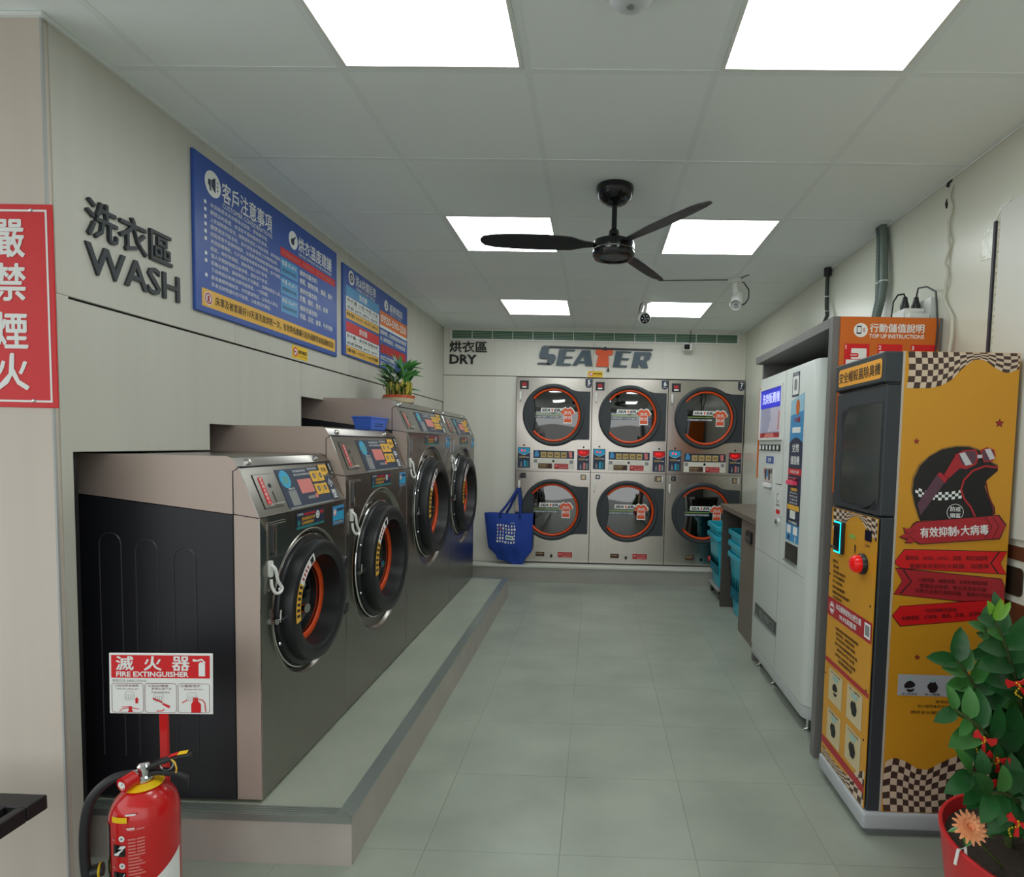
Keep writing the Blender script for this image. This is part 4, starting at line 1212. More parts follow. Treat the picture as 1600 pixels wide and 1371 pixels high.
m = MB(mat('white_cable', (206, 206, 192), 0.5))
rr_ = random.Random(4)
pts = [(XR-0.006 - 0.004*(k % 3), 2.685 + 0.010*math.sin(k*1.3), 2.60 - k*0.03) for k in range(17)] + [(XR-0.01,2.67,2.08),(XR-0.01,2.62,2.02),(1.51,2.60,1.94),(1.50,2.60,1.85)]
m.tube(pts, 0.007, 7)
tag(m.build('loose_cable', loc=(XR, 2.68, 2.4)), 'thin white cable hanging down the right wall from a ceiling hole', 'cable')

# ================================================================= kiosk frame with the vending machine
KX0, KX1, KY0, KY1, KZ = 1.045, 1.528, 2.706, 3.985, 2.034
t = thing('kiosk_frame', 'tall grey laminate surround with an orange instruction board on its side', 'kiosk', ((KX0+KX1)/2, (KY0+KY1)/2, 0))
MB(GPAINT).box((KX0,KY0,0),(KX1,KY0+0.044,KZ)).build('side_panel', t, smooth=0, bevel=0.0015, segs=1)
MB(GPAINT).box((1.090,KY1-0.03,0),(KX1,KY1,KZ-0.0455)).build('side_panel', t, smooth=0, bevel=0.0015, segs=1)
MB(GPAINT).box((KX0,KY0+0.0445,KZ-0.045),(KX1,KY1,KZ)).build('top_panel', t, smooth=0, bevel=0.0015, segs=1)
MB(GPAINT).box((KX1-0.02,KY0+0.0445,0.02),(KX1,KY1-0.0305,KZ-0.0455)).build('back_panel', t, smooth=0)
f = F((KX0, KY0-0.012, 0), X, Z)
m = MB(OBOARD); m.fbox(f, 0.030, 1.244, 0.462, 2.031, -0.012, 0); ob = m.build('instruction_board', t, smooth=0, bevel=0.001, segs=1)
ob['label'] = 'orange board with white lettering and red steps'
m = MB(PW); m.disc(f, 0.118, 1.972, 0.031, 0.001, 32)
m.m(NAVY)
m.poly(f, [(0.100,1.955),(0.121,1.955),(0.121,1.991),(0.100,1.991)], 0.0016); m.m(PW); m.rect(f, 0.103, 1.962, 0.118, 1.985, 0.002)
m.m(CRIM)
for r in (0.008, 0.013): m.ring(f, 0.122, 1.973, r, r+0.0025, 0.0018, 8, -45, 45)
m.m(PW)
m.text(f, '行動儲值說明', 0.158, 1.964, 0.238, 0.038, 0.03)
m.text(f, 'TOP UP INSTRUCTIONS', 0.156, 1.938, 0.242, 0.018, 0.02)
for k, (a0, a1) in enumerate(((0.050,0.160),(0.196,0.304),(0.342,0.448))):
    m.m(RED); m.rect(f, a0, 1.60, a1, 1.912, 0.001)
    m.m(PW); m.text(f, '123'[k], a0+0.004, 1.888, None, 0.018, 0.03, lift=0.0016)
    m.rrect(f, a0+0.030, 1.845, a1-0.012, 1.892, 0.005, 0.0018) if k == 0 else m.rect(f, a0+0.008, 1.84, a1-0.03, 1.88, 0.0018)
    m.rect(f, a0+0.008, 1.79, a1-0.008, 1.842, 0.0016)
    m.m(RED)
    if k == 0:
        m.rrect(f, a0+0.020, 1.853, a0+0.062, 1.870, 0.004, 0.0024); m.m(PW); m.rect(f, a0+0.026, 1.860, a0+0.056, 1.863, 0.003)
m.build('printing', ob, smooth=0)
m = MB(OBOARD); m.box((1.078, KY1, 1.24),(KX1-0.05, KY1+0.010, 1.83)); m.build('far_board', t, smooth=0)['label'] = 'second orange board seen edge on'

t = thing('vending_machine', 'white detergent vending machine with a lit blue sign inside the grey surround', 'vending machine', (1.29, 3.44, 0))
VX, VY0, VY1 = 1.072, 2.915, 3.935
fT = F((0,0,0), X, Y)
def vbody(inset, r):
    x0, y0 = VX+inset, VY0+inset
    pts = [(1.49, y0)]
    for k in range(7):
        a = math.radians(270 - 90*k/6)
        pts.append((x0+r + r*math.cos(a), y0+r + r*math.sin(a)))
    pts += [(x0, VY1), (1.49, VY1)]
    return pts
m = MB(WPAINT); m.prism(fT, vbody(0, 0.075), 0.138, 1.885); m.build('body', t, smooth=50, bevel=0.004)
m = MB(mat('base_skirt', (186, 190, 190), 0.4)); m.prism(fT, vbody(0.004, 0.072), 0.072, 0.136); m.build('skirt', t, smooth=50, bevel=0.003)
for x, y in ((1.115, 2.975), (1.115, 3.55), (1.115, 3.86), (1.45, 2.975), (1.45, 3.86)):
    m = MB(CHROME); m.capa = True; m.lathe([(0.026,0),(0.026,0.008),(0.012,0.014),(0.009,0.018),(0.009,0.08)], (x,y,0), Z, 16); m.build('foot', t)
f = F((VX, VY1, 0), -Y, Z)           # a = VY1 - y
m = MB(mat('panel_gap', (150, 154, 152), 0.5))
m.fbox(f, 0.515, 0.14, 0.518, 1.88, -0.001, 0.0006); m.fbox(f, 0.02, 0.78, 0.93, 0.783, -0.001, 0.0006)
m.build('door_seam', t, smooth=0)
m = MB(WHITE)
A0, A1, B0, B1 = 0.018, 0.478, 1.490, 1.818
m.fbox(f, A0, B0, A1, B0+0.014, 0, 0.012); m.fbox(f, A0, B1-0.014, A1, B1, 0, 0.012); m.fbox(f, A0, B0+0.014, A0+0.016, B1-0.014, 0, 0.012); m.fbox(f, A1-0.016, B0+0.014, A1, B1-0.014, 0, 0.012)
sf = m.build('screen_frame', t, smooth=0)
m = MB(mat('lit_blue_sign', (40, 48, 190), 0.4, emit=0.9)); m.fbox(f, A0+0.016, 1.690, A1-0.016, B1-0.014, 0.0, 0.006)
m.m(mat('lit_white', (240, 244, 255), 0.4, emit=1.0)); m.text(f, '洗劑販賣機', A0+0.055, 1.715, 0.355, 0.064, 0.0, lift=0.007)
m.build('lit_sign', sf, smooth=0)['label'] = 'backlit blue sign with white characters'
m = MB(mat('display_lavender', (168, 170, 196), 0.25, emit=0.12)); m.fbox(f, A0+0.016, 1.535, A1-0.016, 1.688, 0.0, 0.005)
m.m(mat('display_pale', (200, 196, 214), 0.3, emit=0.12)); m.poly(f, [(0.20,1.54),(0.26,1.62),(0.24,1.685),(0.44,1.685),(0.44,1.54)], 0.0056)
m.m(PPINK); m.poly(f, [(0.40,1.55),(0.42,1.55),(0.435,1.66),(0.415,1.66)], 0.0062)
m.m(CRIM); m.fbox(f, A0+0.016, 1.504, A1-0.016, 1.533, 0.0, 0.005); m.m(PPINK); m.poly(f, [(0.12,1.506),(0.34,1.506),(0.32,1.532),(0.16,1.532)], 0.0056)
m.build('display', sf, smooth=0)
for k in range(6):
    a = 0.034 + k*0.074
    m = MB(BLACK); m.fbox(f, a, 1.425, a+0.052, 1.462, 0, 0.006); m.m(PW); m.fbox(f, a+0.006, 1.431, a+0.034, 1.456, 0.006, 0.009); m.build('button', t, smooth=0)
m = MB(mat('blue_label', (58, 96, 168), 0.4)); m.fbox(f, 0.185, 1.347, 0.335, 1.390, 0, 0.002); m.m(PW); m.text(f, '投幣', 0.225, 1.356, 0.07, 0.024, 0.02, lift=0.0025); m.build('coin_label', t, smooth=0)
m = MB(CHROME); m.fbox(f, 0.160, 1.195, 0.335, 1.318, 0, 0.006); m.m(BLACK); m.fbox(f, 0.185, 1.245, 0.215, 1.308, 0.006, 0.0066); m.fbox(f, 0.262, 1.245, 0.290, 1.308, 0.006, 0.0066); m.m(LBLUE); m.fbox(f, 0.222, 1.262, 0.252, 1.305, 0.006, 0.0066); m.m(PW); m.fbox(f, 0.180, 1.200, 0.236, 1.222, 0.006, 0.020); m.fbox(f, 0.256, 1.200, 0.312, 1.222, 0.006, 0.020)
m.build('coin_slot', t, smooth=0)
m = MB(mat('paper_label', (226, 228, 226), 0.5)); m.rect(f, 0.392, 1.050, 0.536, 1.236, 0.001)
m.m(PB); m.ring(f, 0.452, 1.150, 0.022, 0.026, 0.0016, 20, 60, 330); m.rect(f, 0.40, 1.228, 0.52, 1.232, 0.0016); m.text(f, '取物口', 0.42, 1.100, 0.07, 0.016, lift=0.0016)
m.m(RED); m.rrect(f, 0.425, 1.056, 0.500, 1.082, 0.008, 0.0016)
m.build('paper_label', t, smooth=0)
m = MB(CHROME); m.lathe([(0.018,0),(0.018,0.008),(0.012,0.012),(0.0001,0.012)], f.p(0.455, 1.010, 0), f.n, 20); m.build('lock', t)
m = MB(NAVY); m.rect(f, 0.630, 1.722, 0.742, 1.852, 0.001); m.m(PW); m.rect(f, 0.640, 1.732, 0.732, 1.832, 0.0016); m.text(f, '掃碼儲值', 0.645, 1.836, 0.08, 0.012, lift=0.0016); m.m(PG); m.rrect(f, 0.665, 1.755, 0.705, 1.815, 0.008, 0.002); m.build('code_card', t, smooth=0)['label'] = 'white card in a dark blue border'
# tall coloured strip
S0, S1 = 0.622, 0.830
m = MB(LBLUE); m.rect(f, S0, 0.935, S1, 1.700, 0.001)
m.m(mat('sky_print', (160, 206, 226), 0.45)); m.poly(f, [(S0,1.62),(S1,1.64),(S1,1.735),(S0+0.09,1.715),(S0,1.70)], 0.0012)
m.m(OBOARD); m.disc(f, 0.735, 1.662, 0.030, 0.0018, 20, 0.042)
m.m(CRIM); m.text(f, '卡儲', 0.68, 1.580, 0.10, 0.03, 0.02, lift=0.0018)
m.m(PW); m.rect(f, 0.66, 1.525, 0.79, 1.555, 0.0018)
m.m(NAVY)
n = 10
m.poly(f, [(S0,1.03)]+[(S1,1.03)]+[(S1-(S1-S0)*k/n, 1.470+0.030*math.sin(PI*k/n)) for k in range(n+1)], 0.0018)
m.m(PW); m.text(f, '兌幣', 0.672, 1.420, 0.11, 0.045, 0.03, lift=0.0024); m.text(f, '儲值機', 0.655, 1.355, 0.14, 0.045, 0.03, lift=0.0024)
m.m(RED); m.rect(f, S0, 1.298, S1, 1.332, 0.0024); m.m(PW); m.text(f, '只收百元鈔', 0.65, 1.306, 0.15, 0.018, 0.01, lift=0.003)
m.m(PY); m.rrect(f, 0.68, 1.212, 0.78, 1.228, 0.006, 0.0024); m.rect(f, S0+0.01, 1.108, S1-0.01, 1.135, 0.0024)
m.m(PW)
for k in range(4): m.text(f, ('請將紙鈔放入','確認金額','卡片置於感應','儲值完成')[k], 0.66, 1.195-k*0.018, 0.13, 0.011, lift=0.0024)
m.m(PW); m.text(f, '卡片放置區', 0.66, 1.034, 0.14, 0.014, 0.01, lift=0.0024)
m.rect(f, S0+0.02, 0.978, S0+0.085, 1.022, 0.0024); m.rect(f, S0+0.12, 0.978, S1-0.02, 1.022, 0.0024); m.m(NAVY); m.disc(f, S0+0.05, 0.955, 0.015, 0.0024, 12); m.m(PW); m.rect(f, S0+0.15, 0.94, S0+0.165, 0.97, 0.0024)
ps = m.build('instruction_strip', t, smooth=0)
ps['label'] = 'tall blue and navy instruction strip'
m = MB(mat('pink_slot', (226, 70, 104), 0.35, emit=0.15)); m.fbox(f, 0.660, 1.245, 0.775, 1.268, 0.002, 0.026); m.m(BLACK); m.fbox(f, 0.668, 1.272, 0.785, 1.284, 0.002, 0.020); m.build('note_slot', ps, smooth=0, bevel=0.002, segs=1)
m = MB(WHITE); m.fbox(f, 0.69, 1.070-0.008, 0.765, 1.104, 0.002, 0.006); m.build('card_reader', ps, smooth=0)
m = MB(BLACKG); m.fbox(f, 0.628, 0.826, 0.824, 0.922, -0.0, 0.004); m.m(ALU); m.fbox(f, 0.624, 0.820, 0.828, 0.827, 0, 0.014); m.build('outlet_tray', t, smooth=0)
m = MB(mat('tray_dark', (62, 66, 64), 0.25)); m.fbox(f, 0.070, 0.352, 0.520, 0.426, 0, 0.004); m.m(PG); m.text(f, '取物口', 0.175, 0.364, 0.30, 0.048, 0.0, lift=0.0045); m.m(ALU); m.fbox(f, 0.066, 0.344, 0.524, 0.352, 0, 0.012); m.build('product_flap', t, smooth=0)

# ================================================================= counter with baskets
t = thing('counter', 'grey brown laminate counter with a cabinet front and open basket bays', 'counter', (1.33, 4.68, 0))
CM = mat('counter_laminate', (112, 102, 92), 0.45, var=0.08, scale=(3, 3, 20))
CD = mat('counter_dark', (78, 72, 68), 0.5)
MB(CM).box((1.135,4.02,0.892),(1.527,5.35,0.933)).build('worktop', t, smooth=0, bevel=0.002, segs=1)
MB(CD).box((1.15,5.296,0.0),(1.527,5.332,0.8915)).build('end_panel', t, smooth=0, bevel=0.0015, segs=1)
MB(CD).box((1.17,4.602,0.0),(1.527,4.625,0.8915)).build('divider_panel', t, smooth=0)
MB(CD).box((1.17,4.02,0.0),(1.527,4.045,0.8915)).build('divider_panel', t, smooth=0)
m = MB(CM); m.box((1.15,4.02,0.0),(1.169,4.625,0.8885)); dr = m.build('door', t, smooth=0, bevel=0.0015, segs=1)
f = F((1.15, 4.625, 0), -Y, Z)
m = MB(BLACK); m.rrect(f, 0.19, 0.735, 0.335, 0.825, 0.012, 0.016, 0.0); m.m(mat('pull_steel', (120,122,120),0.3,0.8)); m.fbox(f, 0.205, 0.768, 0.32, 0.782, 0.016, 0.019); m.build('door_pull', dr, smooth=0)
BASK = mat('turquoise_plastic', (30, 172, 196), 0.35)
BASKS = glass_mat('basket_gap', (20, 90, 100))
def basket(cx, cy, z0, w, d, h, label, group):
    t = thing('laundry_basket', label, 'laundry basket', (cx, cy, z0), group)
    def loop(k, z, r=0.05):
        pts = []
        for sx, sy, a0 in ((1,-1,-90),(1,1,0),(-1,1,90),(-1,-1,180)):
            for q in range(5):
                a = math.radians(a0 + q*22.5)
                pts.append(Vector((cx + sx*(w*k/2-r) + r*math.cos(a), cy + sy*(d*k/2-r) + r*math.sin(a), z)))
        return pts
    m = MB(BASK)
    L = [loop(0.72, z0+0.004), loop(0.78, z0+h*0.3), loop(0.86, z0+h*0.7), loop(0.92, z0+h-0.02)]
    n = len(L[0])
    vs = [p for l in L for p in l]
    fs = [tuple(range(n-1,-1,-1))]
    for j in range(len(L)-1):
        for i in range(n): fs.append((j*n+i, j*n+(i+1)%n, (j+1)*n+(i+1)%n, (j+1)*n+i))
    m.mesh(vs, fs)
    m.build('basket_body', t, smooth=50)
    m = MB(BASK)
    L = [loop(0.93, z0+h-0.045), loop(1.0, z0+h-0.042), loop(1.0, z0+h-0.005), loop(0.97, z0+h), loop(0.92, z0+h-0.004), loop(0.91, z0+h-0.03)]
    vs = [p for l in L for p in l]; fs = []
    for j in range(len(L)-1):
        for i in range(n): fs.append((j*n+i, j*n+(i+1)%n, (j+1)*n+(i+1)%n, (j+1)*n+i))
    m.mesh(vs, fs)
    m.build('rim', t, smooth=40)
    m = MB(mat('turquoise_dark', (14, 110, 128), 0.5))
    for sx in (-1, 1):
        for q in range(7):
            yy = cy + (q-3)*d*0.105
            m.box((cx+sx*(w*0.405)-0.006, yy-0.010, z0+h*0.25), (cx+sx*(w*0.405)+0.006, yy+0.010, z0+h*0.72))
    for sy in (-1, 1):
        for q in range(7):
            xx = cx + (q-3)*w*0.105
            m.box((xx-0.010, cy+sy*(d*0.405)-0.006, z0+h*0.25), (xx+0.010, cy+sy*(d*0.405)+0.006, z0+h*0.72))
    m.build('slot', t, smooth=0)
    return t
# trolley and stack beyond the end panel
t = thing('basket_trolley', 'low wheeled base under the turquoise baskets beyond the counter', 'trolley', (1.32, 5.72, 0))
MB(mat('trolley_grey', (150,150,146), 0.5)).box((1.16,5.50,0.085),(1.48,5.97,0.105)).build('deck', t, smooth=0, bevel=0.004)
for x in (1.20, 1.44):
    for y in (5.55, 5.92):
        m = MB(BLACK); m.cyl((x-0.012,y,0.033),(x+0.012,y,0.033),0.033,20); m.box((x-0.016,y-0.012,0.05),(x+0.016,y+0.012,0.086)); m.build('wheel', t)
basket(1.345, 5.72, 0.106, 0.42, 0.52, 0.50, 'lower turquoise laundry basket on the wheeled base behind the counter', 'turquoise laundry baskets')
basket(1.345, 5.72, 0.190, 0.42, 0.52, 0.51, 'upper turquoise laundry basket on the wheeled base behind the counter', 'turquoise laundry baskets')
for k, w in enumerate(('lowest', 'middle', 'top')):
    basket(1.352, 4.96, 0.003+k*0.098, 0.345, 0.56, 0.53, 'turquoise laundry basket in the counter bay, %s of its stack of three' % w, 'turquoise laundry baskets')
# ================================================================= helmet cleaning machine
SD = {
  'shell': [(0.087,1.189),(0.065,1.249),(0.054,1.294),(0.057,1.34),(0.076,1.387),(0.108,1.422),(0.151,1.448),(0.201,1.459),(0.246,1.459),(0.281,1.448),(0.329,1.404),(0.352,1.393),(0.353,1.376),(0.316,1.341),(0.309,1.318),(0.325,1.278),(0.35,1.244),(0.354,1.221),(0.341,1.214),(0.284,1.208)],
  'trim': [(0.352,1.388),(0.307,1.392),(0.263,1.374),(0.234,1.339),(0.226,1.304),(0.241,1.27),(0.265,1.242),(0.282,1.208)],
  'trim2': [(0.312,1.334),(0.324,1.289),(0.344,1.244),(0.347,1.221)],
  'bandT': [(0.063,1.312),(0.103,1.298),(0.149,1.294),(0.189,1.296),(0.228,1.305)],
  'bandB': [(0.065,1.28),(0.105,1.269),(0.151,1.264),(0.19,1.268),(0.232,1.274)],
  'strap': [(0.073,1.249),(0.087,1.208),(0.17,1.334),(0.137,1.357)],
  'clip': [(0.137,1.358),(0.148,1.367),(0.177,1.344),(0.167,1.327)],
  'strap2': [(0.162,1.357),(0.199,1.429),(0.218,1.383),(0.179,1.344)],
  'gogL': [(0.195,1.429),(0.225,1.447),(0.269,1.451),(0.283,1.431),(0.274,1.397),(0.24,1.379),(0.212,1.383)],
  'lensL': [(0.21,1.429),(0.228,1.443),(0.265,1.446),(0.275,1.43),(0.268,1.401),(0.239,1.389),(0.222,1.399)],
  'hlL': [(0.211,1.435),(0.231,1.44),(0.259,1.397),(0.236,1.392)],
  'gogR': [(0.284,1.448),(0.308,1.46),(0.334,1.452),(0.341,1.427),(0.331,1.41),(0.3,1.405)],
  'lensR': [(0.29,1.444),(0.31,1.455),(0.33,1.449),(0.336,1.427),(0.328,1.414),(0.301,1.411)],
  'hlR': [(0.3,1.452),(0.32,1.455),(0.339,1.42),(0.321,1.414)],
  'nose': [(0.275,1.431),(0.292,1.433),(0.294,1.421),(0.277,1.419)],
  'banner': [(0.076,1.184),(0.363,1.215),(0.391,1.179),(0.371,1.132),(0.092,1.105),(0.074,1.115),(0.06,1.108),(0.037,1.109),(0.045,1.12),(0.016,1.13),(0.038,1.143),(0.029,1.161),(0.052,1.159),(0.065,1.176)],
  'chev1': [(0.315,1.209),(0.343,1.173),(0.32,1.129)],
  'chev2': [(0.341,1.211),(0.368,1.176),(0.348,1.132)],
  'A1': [(0.008,1.042),(0.038,1.082),(0.405,1.083),(0.382,1.042),(0.407,1.002),(0.031,1.014),(0.008,1.029)],
  'A1c': [(0.376,1.082),(0.349,1.04),(0.377,1.004)],
  'A2': [(0.009,1.012),(0.389,0.983),(0.404,0.954),(0.405,0.909),(0.258,0.898),(0.008,0.918),(0.036,0.965)],
  'A2c': [(0.036,1.009),(0.068,0.965),(0.031,0.92)],
  'A3': [(0.034,0.873),(0.404,0.909),(0.379,0.873),(0.408,0.84),(0.038,0.801),(0.007,0.838)],
  'A3c': [(0.372,0.905),(0.343,0.87),(0.373,0.838)],
  'botT': [(0.007,0.285),(0.044,0.303),(0.083,0.291),(0.129,0.263),(0.167,0.26),(0.204,0.282),(0.241,0.303)],
  'flagB': [(0.003,1.664),(0.049,1.664),(0.1,1.666),(0.138,1.677),(0.171,1.698),(0.207,1.74),(0.239,1.766),(0.261,1.772),(0.289,1.764),(0.318,1.742),(0.353,1.725),(0.375,1.726),(0.399,1.738)],
}
HX0, HX1, HY0, HY1, HZT = 1.035, 1.497, 2.157, 2.588, 1.795
t = thing('helmet_cleaning_machine', 'yellow and black helmet sanitising machine with racing checks and red arrow banners', 'vending machine', ((HX0+HX1)/2, (HY0+HY1)/2, 0))
MB(LGREY).box((HX0-0.012,HY0-0.010,0.026),(HX1+0.005,HY1,0.092)).build('base', t, bevel=0.012, segs=3)
MB(mat('foot_grey', (120,124,128), 0.5)).box((HX0+0.02,HY0+0.015,0.0),(HX1-0.02,HY1-0.02,0.026)).build('plinth', t, smooth=0)
m = MB(CHAR)
m.box((HX0+0.006,HY0+0.002,0.092),(1.091,HY1,1.196)); m.build('front_frame', t, smooth=0, bevel=0.004)['label'] = 'dark grey front frame'
MB(mat('cabinet_back', (196, 150, 60), 0.4)).box((1.091,HY0+0.006,0.092),(HX1,HY1,HZT-0.004)).build('cabinet', t, smooth=0)
# door with window
m = MB(CHAR); m.box((HX0-0.002,HY0+0.002,1.200),(1.091,HY1,1.676)); dr = m.build('door', t, smooth=0, bevel=0.006); dr['label'] = 'dark upper door with a smoked window'
f = F((HX0-0.002, 2.59, 0), -Y, Z)
m = MB(BLACKM)
win = [(0.095,1.225),(0.395,1.225),(0.415,1.245),(0.415,1.615),(0.13,1.615),(0.075,1.545),(0.075,1.245)]
m.line(f, win+[win[0]], 0.006, 0.0008)
for k in range(5): m.line(f, [(0.055,1.575-k*0.012),(0.055+0.03+k*0.012-0.02,1.575+0.03)], 0.003, 0.0008)
for k in range(5): m.line(f, [(0.33-k*0.014,1.215),(0.40,1.262-k*0.010)], 0.003, 0.0014)
m.build('window_trim', dr, smooth=0)
m = MB(mat('smoked_window', (62, 66, 64), 0.12)); m.poly(f, win, 0.0006); m.build('window', dr, smooth=0)
m = MB(CHAR); m.box((HX0-0.014,HY0+0.002,1.684),(1.091,HY1,HZT)); hd = m.build('header', t, smooth=0, bevel=0.006)
m = MB(BLACKG); m.box((HX0+0.004,HY0+0.004,1.676),(1.09,HY1-0.002,1.684)); m.build('gap', t, smooth=0)
f = F((HX0-0.014, 2.59, 0), -Y, Z)
m = MB(mat('amber_sign', (240, 168, 50), 0.4, emit=0.10)); m.rrect(f, 0.040, 1.700, 0.418, 1.772, 0.014, 0.001)
m.m(mat('sign_dark', (52, 46, 36), 0.5)); m.text(f, '安全帽殺菌除臭機', 0.046, 1.714, 0.362, 0.044, 0.02, lift=0.0016)
m.build('name_sign', hd, smooth=0)['label'] = 'amber name strip with dark characters'
# ---- yellow side sheet, drawn in a = x - 1.09, b = z
fs = F((1.09, HY0+0.006, 0), X, Z)
m = MB(YBOARD); m.fbox(fs, 0.0, 0.094, 0.407, HZT, 0, 0.006)
ss = m.build('side_sheet', t, smooth=0)
ss['label'] = 'yellow printed side sheet'
m = MB(mat('sheet_edge', (190, 180, 168), 0.5)); m.fbox(fs, -0.003, 0.094, 0.004, HZT, 0.0, 0.0065); m.build('edge_strip', ss, smooth=0)
fs = F((1.09, HY0, 0), X, Z)
CK0 = mat('check_brown', (70, 48, 42), 0.45); CK1 = mat('check_cream', (214, 192, 168), 0.45)
def interp(pts, x):
    if x <= pts[0][0]: return pts[0][1]
    for p, q in zip(pts, pts[1:]):
        if x <= q[0]: return p[1] + (q[1]-p[1])*(x-p[0])/(q[0]-p[0])
    return pts[-1][1]
def checks(m, f, a0, a1, edge, far, nu, nv, skew, lift):
    """a waving checkered flag between a straight edge and a curved one"""
    def P(u, v):
        a = a0 + (a1-a0)*min(1, max(0, u + 0.05*math.sin(u*7+1)*0.6))
        e = interp(far, a)
        b = edge + (e-edge)*v
        return (min(a1, max(a0, a + skew*math.sin(v*3)*0.5)), b)
    for i in range(nu):
        for j in range(nv):
            m.m(CK0 if (i+j) % 2 == 0 else CK1)
            n = 2
            q = [P((i)/nu, j/nv), P((i+0.5)/nu, j/nv), P((i+1)/nu, j/nv), P((i+1)/nu, (j+1)/nv), P((i+0.5)/nu, (j+1)/nv), P(i/nu, (j+1)/nv)]
            m.poly(f, q, lift)
m = MB()
checks(m, fs, 0.002, 0.405, HZT-0.001, SD['flagB']+[(0.407,1.74)], 18, 6, 0.012, 0.0008)
m.build('checkered_flag', ss, smooth=0)['label'] = 'brown and cream waving checks at the top'
m = MB()
bt = SD['botT'] + [(0.27,0.315),(0.33,0.34),(0.41,0.36)]
checks(m, fs, 0.002, 0.405, 0.096, bt, 16, 8, -0.015, 0.0008)
m.build('checkered_flag', ss, smooth=0)['label'] = 'brown and cream waving checks at the foot'
m = MB(mat('helmet_glow', (150, 110, 50), 0.45)); m.poly(fs, [(a*1.0-0.006 if a < 0.1 else a, b+0.005) for a, b in SD['shell']], 0.0006)
m.m(PB); m.poly(fs, SD['shell'], 0.0010)
m.m(mat('helmet_inner', (16, 15, 16), 0.5)); m.poly(fs, [SD['trim'][i] for i in range(8)] + [(0.341,1.214),(0.354,1.221),(0.325,1.278),(0.309,1.318),(0.316,1.341),(0.352,1.376)], 0.0013)
m.m(PW)
n = 14
def bz(v, u):
    x = 0.064 + (0.230-0.064)*u
    return (x, interp(SD['bandB'], x)*(1-v) + interp(SD['bandT'], x)*v)
for i in range(n):
    for j in range(3):
        m.m(PW if (i+j) % 2 else PB)
        m.poly(fs, [bz(j/3, i/n), bz(j/3, (i+1)/n), bz((j+1)/3, (i+1)/n), bz((j+1)/3, i/n)], 0.0016)
m.m(CRIM); m.line(fs, SD['trim'], 0.007, 0.0019); m.m(MAROON); m.line(fs, SD['trim2'], 0.006, 0.0019)
m.m(PPURP); m.poly(fs, SD['strap'], 0.0022)
m.m(CRIM); m.poly(fs, SD['clip'], 0.0025); m.poly(fs, SD['strap2'], 0.0025); m.poly(fs, SD['gogL'], 0.0028); m.poly(fs, SD['gogR'], 0.0028)
m.m(PPURP); m.poly(fs, SD['lensL'], 0.0031); m.poly(fs, SD['lensR'], 0.0031)
m.m(mat('highlight_print', (206, 204, 208), 0.4)); m.poly(fs, SD['hlL'], 0.0034); m.poly(fs, SD['hlR'], 0.0034); m.poly(fs, SD['nose'], 0.0034)
m.m(PW); m.disc(fs, 0.210, 1.223, 0.030, 0.0022, 28)
m.m(PB); m.disc(fs, 0.210, 1.223, 0.028, 0.0025, 28)
m.m(PW); m.text(fs, '防疫', 0.192, 1.226, 0.037, 0.017, 0.02, lift=0.0029); m.text(fs, '頭盔', 0.192, 1.203, 0.037, 0.017, 0.02, lift=0.0029)
m.build('helmet_print', ss, smooth=0)['label'] = 'black racing helmet with red goggles'
m = MB(PB); m.poly(fs, [(a + (0.003 if a > 0.2 else -0.003), b + (0.003 if b > 1.16 else -0.003)) for a, b in SD['banner']], 0.0036)
m.m(CRIM); m.poly(fs, SD['banner'], 0.0040)
m.m(MAROON); m.line(fs, SD['chev1'], 0.0035, 0.0044); m.line(fs, SD['chev2'], 0.0035, 0.0044)
m.line(fs, [(0.03,1.15),(0.05,1.14),(0.065,1.155)], 0.003, 0.0044); m.line(fs, [(0.035,1.122),(0.055,1.130),(0.07,1.118)], 0.003, 0.0044)
m.m(PW)
m.text(fs, '有效抑制', 0.090, 1.128, 0.128, 0.036, 0.03, lift=0.0046, rot=0.07)
m.text(fs, '9', 0.219, 1.142, 0.010, 0.018, 0.02, lift=0.0046, rot=0.07)
m.text(fs, '大病毒', 0.234, 1.139, 0.098, 0.036, 0.03, lift=0.0046, rot=0.07)
m.build('flame_banner', ss, smooth=0)['label'] = 'flaming crimson banner with white characters'
def arrow(k, mt, rows):
    m = MB(PB); P = SD[k]
    cx = sum(p[0] for p in P)/len(P); cy = sum(p[1] for p in P)/len(P)
    m.poly(fs, [(min(0.406, max(0.002, cx+(a-cx)*1.012)), cy+(b-cy)*1.06) for a, b in P], 0.0008)
    m.m(mt); m.poly(fs, P, 0.0012)
    m.m(PB); m.line(fs, SD[k+'c'], 0.005, 0.0016)
    m.m(MAROON)
    for s, a, b, w, h, r in rows: m.text(fs, s, a, b, w, h, 0.01, lift=0.0018, rot=r)
    m.build('arrow_banner', ss, smooth=0)['label'] = 'red arrow banner with small dark characters'
arrow('A1', RED, [('腸病毒、SARS、H1N1、流感、新型流感等', 0.042, 1.044, 0.295, 0.017, 0.02), ('實驗有效對抗大病菌、抑菌率', 0.058, 1.014, 0.285, 0.018, 0.02)])
arrow('A2', CRIM, [('大腸桿菌、綠膿桿菌、金黃色葡萄球菌', 0.092, 0.966, 0.25, 0.015, -0.03), ('黴菌及念珠菌、肺炎克雷伯氏菌', 0.098, 0.945, 0.24, 0.015, -0.04), ('抗藥性金黃色葡萄球菌、傷寒沙門氏菌', 0.082, 0.926, 0.285, 0.016, -0.05)])
arrow('A3', RED, [('可去除懸浮異味', 0.123, 0.852, 0.115, 0.015, 0.06), ('有機揮發、汗臭味、霉臭、菸臭、皮革味', 0.040, 0.820, 0.29, 0.016, 0.09)])
